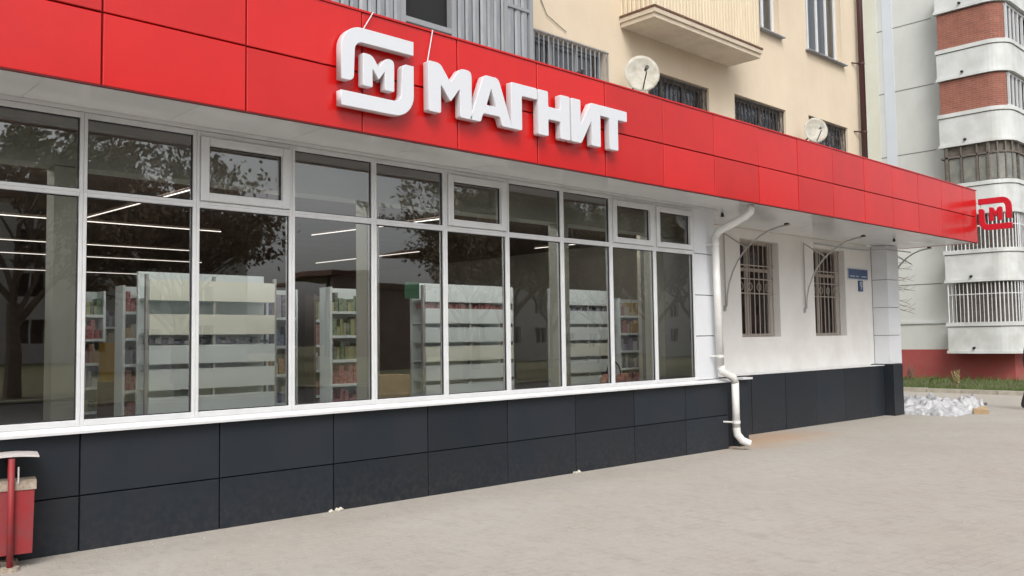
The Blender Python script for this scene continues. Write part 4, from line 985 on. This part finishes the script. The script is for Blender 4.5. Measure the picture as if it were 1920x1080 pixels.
# ------------------------------------------------------------------ person at the right edge
def person(px, py, a0):
    t = empty('person', (px, py, gz(px)), 'person in a dark coat walking out of the frame at the right edge', 'person')
    V = {}; E = []; vs = []; rs = []
    def v(n_, x, y, z, r, p=None):
        ca, sa = math.cos(a0), math.sin(a0); V[n_] = len(vs); vs.append((x*ca-y*sa, x*sa+y*ca, z)); rs.append(r)
        if p is not None: E.append((V[p], V[n_]))
    v('pel',0,0,.95,.15); v('wa',0,0,1.12,.13,'pel'); v('ch',0,.01,1.33,.155,'wa'); v('nk',0,.01,1.48,.06,'ch'); v('hd',.02,.01,1.58,.085,'nk'); v('top',.02,.01,1.70,.075,'hd')
    for s_, k in ((1,'l'),(-1,'r')):
        st_ = .22*s_
        v('hp'+k,0,.09*s_,.90,.10,'pel'); v('kn'+k,st_*.6+.05,.10*s_,.50,.068,'hp'+k); v('an'+k,st_,.10*s_,.09,.045,'kn'+k); v('to'+k,st_+.15,.10*s_,.04,.04,'an'+k)
        v('sh'+k,0,.19*s_,1.40,.065,'ch'); v('el'+k,-.05*s_,.25*s_,1.13,.048,'sh'+k); v('wr'+k,-.05*s_+.08,.26*s_,.90,.034,'el'+k); v('ha'+k,-.05*s_+.11,.25*s_,.82,.035,'wr'+k)
    me = bpy.data.meshes.new('body'); me.from_pydata(vs, E, []); ob = bpy.data.objects.new('tmp', me); col.objects.link(ob)
    md = ob.modifiers.new('s', 'SKIN'); 
    sv = me.skin_vertices[0].data if me.skin_vertices else None
    if sv is None:
        bm = bmesh.new(); bm.from_mesh(me); bm.verts.layers.skin.verify(); bm.to_mesh(me); bm.free(); sv = me.skin_vertices[0].data
    for k, r_ in enumerate(rs): sv[k].radius = (r_, r_)
    sv[0].use_root = True
    ob.modifiers.new('u', 'SUBSURF').levels = 2
    dg = bpy.context.evaluated_depsgraph_get(); m2 = bpy.data.meshes.new_from_object(ob.evaluated_get(dg)); bpy.data.objects.remove(ob)
    for p in m2.polygons: p.use_smooth = True
    m2.materials.clear(); m2.materials.append(MT['coat']); m2.materials.append(MT['skin'])
    for p in m2.polygons:
        z = p.center.z; hand = any(math.dist(p.center, vs[V['ha'+k]]) < .07 for k in 'lr')
        p.material_index = 1 if (z > 1.46 and z < 1.66) or hand else 0
    link('body', m2, None, t, (px, py, gz(px)))
    h_ = MB(); hx, hy, hz = vs[V['hd']]
    h_.tube([(px+hx-.01,py+hy,gz(px)+hz+.02),(px+hx-.01,py+hy,gz(px)+hz+.10),(px+hx-.01,py+hy,gz(px)+hz+.18)], [.085,.098,.04], 10).build('hair', 'coat', t, smooth=True)
person(22.35, -.97, R(-60))

# ------------------------------------------------------------------ across the street (seen mirrored in the glass and the fascia)
MT['asphalt'] = mat('street_asphalt', (.075,.073,.07), .85, c2=(.10,.095,.09), nscale=2, bump=.2, bscale=60)
MT['lawn'] = mat('spring_lawn', (.09,.10,.035), .95, c2=(.13,.11,.06), nscale=.8, bump=.5, bscale=25)
def strip(name, m_, y0, y1, dz, label):
    xs_ = [-60, -20, 60, 200]; q = MB()
    q.v = [(x, y, -.008*max(min(x, 60), -20)+dz) for y in (y0, y1) for x in xs_]; q.f = [(k, k+1, k+5, k+4) for k in range(3)]
    o_ = q.build(name, m_, None, 'structure', origin=(0,0,0)); o_['label'] = label
strip('road', 'asphalt', -17.5, -11.5, .006, 'asphalt street in front of the shop forecourt')
strip('lawn', 'lawn', -119, -17.8, .03, 'lawn under the trees across the street')
strip('kerb_strip', 'kerb', -17.8, -17.5, .10, 'low kerb between street and lawn')
def treemesh(seed, leafm, H_=9):
    rg = random.Random(seed); b_, l_ = MB(), MB()
    b_.tube([(0,0,-.3),(.05,0,1.2),(.0,.08,2.6)], [.24,.19,.16], 8, caps=False)
    for k in range(6):
        a = k*1.05+rg.uniform(-.3,.3); branch(b_, l_, Vector((0,.05,1.9+.25*k)), Vector((math.cos(a)*.75, math.sin(a)*.75, 1.0)), H_*.30, .10, 4, 11, .12, rg, .62)
    return b_.mesh('trunk'), l_.mesh('crown')
tm = [treemesh(3, 'leaf'), treemesh(9, 'leaf2')]
for me, m_ in ((tm[0][0],'bark'),(tm[0][1],'leaf'),(tm[1][0],'bark'),(tm[1][1],'leaf2')): me.materials.append(MT[m_])
spots = [(6.5,-20,1.0),(11,-19.5,.9),(23.8,-20,1.0),(27.5,-21.5,1.05),(32,-20,1.0),(37,-21,1.0),(42.5,-22,1.1),(1.5,-21,1.0),(15.5,-31,1.0),(34,-31,1.1),(41,-32,1.1),(50,-31,1.2)]
TL = ['olive tree across the street behind the first row, near the pale block','brown tree across the street in the second row, far side','tall olive tree ending the second row across the street']; TL = [*['olive budding tree opposite the first window bays','brown budding tree opposite the emblem','olive budding tree opposite the lettering','brown budding tree opposite the far pilaster','large olive tree across the street beyond the pilaster','brown tree across the street near the verge','large olive tree across the street furthest along','brown tree across the street behind the litter bin end','lone olive tree set back near the pale block across the street'], *TL]
for k, (x, y, s_) in enumerate(spots):
    o = empty('tree', (x, y, gz(x)), TL[k], 'tree', 'trees across the street from the shop')
    for nm, me in zip(('trunk','crown'), tm[k % 2]): c = bpy.data.objects.new(nm, me); col.objects.link(c); c.parent = o
    o.scale = (s_, s_, s_); o.rotation_euler = (0, 0, k*1.3)
MT['farwall'] = mat('pale_far_wall', (.50,.48,.45), .9, c2=(.42,.41,.39), nscale=.4)
MT['farred'] = mat('dull_red_far_wall', (.22,.13,.11), .9, c2=(.17,.11,.10), nscale=.5)
def far_block(x0, x1, hgt, wallm, label):
    ob = empty('opposite_building', ((x0+x1)/2, -52, 0), label, 'building')
    nx = int((x1-x0-1)/3.6); ops = [(x0+1+3.6*k, x0+2.5+3.6*k, 1.2+2.8*j, 2.7+2.8*j) for k in range(nx) for j in range(int((hgt-1)/2.8))]
    mb = MB(); wall_open(mb, x0, x1, -1, hgt, -52.4, -52, ops); mb.build('wall', wallm, ob)
    box('room_wall', 'dark', ob, x0, x1, -53, -52.8, -1, hgt); box('roof', 'rustdark', ob, x0-.4, x1+.4, -62, -51.6, hgt+.01, hgt+.4)
    me = MB().box(-.04,.04,-.02,.02,0,1.5).mesh('window')
    for a, b, c, d in ops: link('window', me, 'pvc', ob, ((a+b)/2, -52.2, c))
far_block(-30, 29, 10, 'farwall', 'pale three storey block across the street opposite the left bays')
far_block(37, 45, 6.2, 'farred', 'low dull red house across the street beside the open gap of sky')
far_block(48, 120, 10, 'farwall', 'long pale block across the street, furthest to the right')
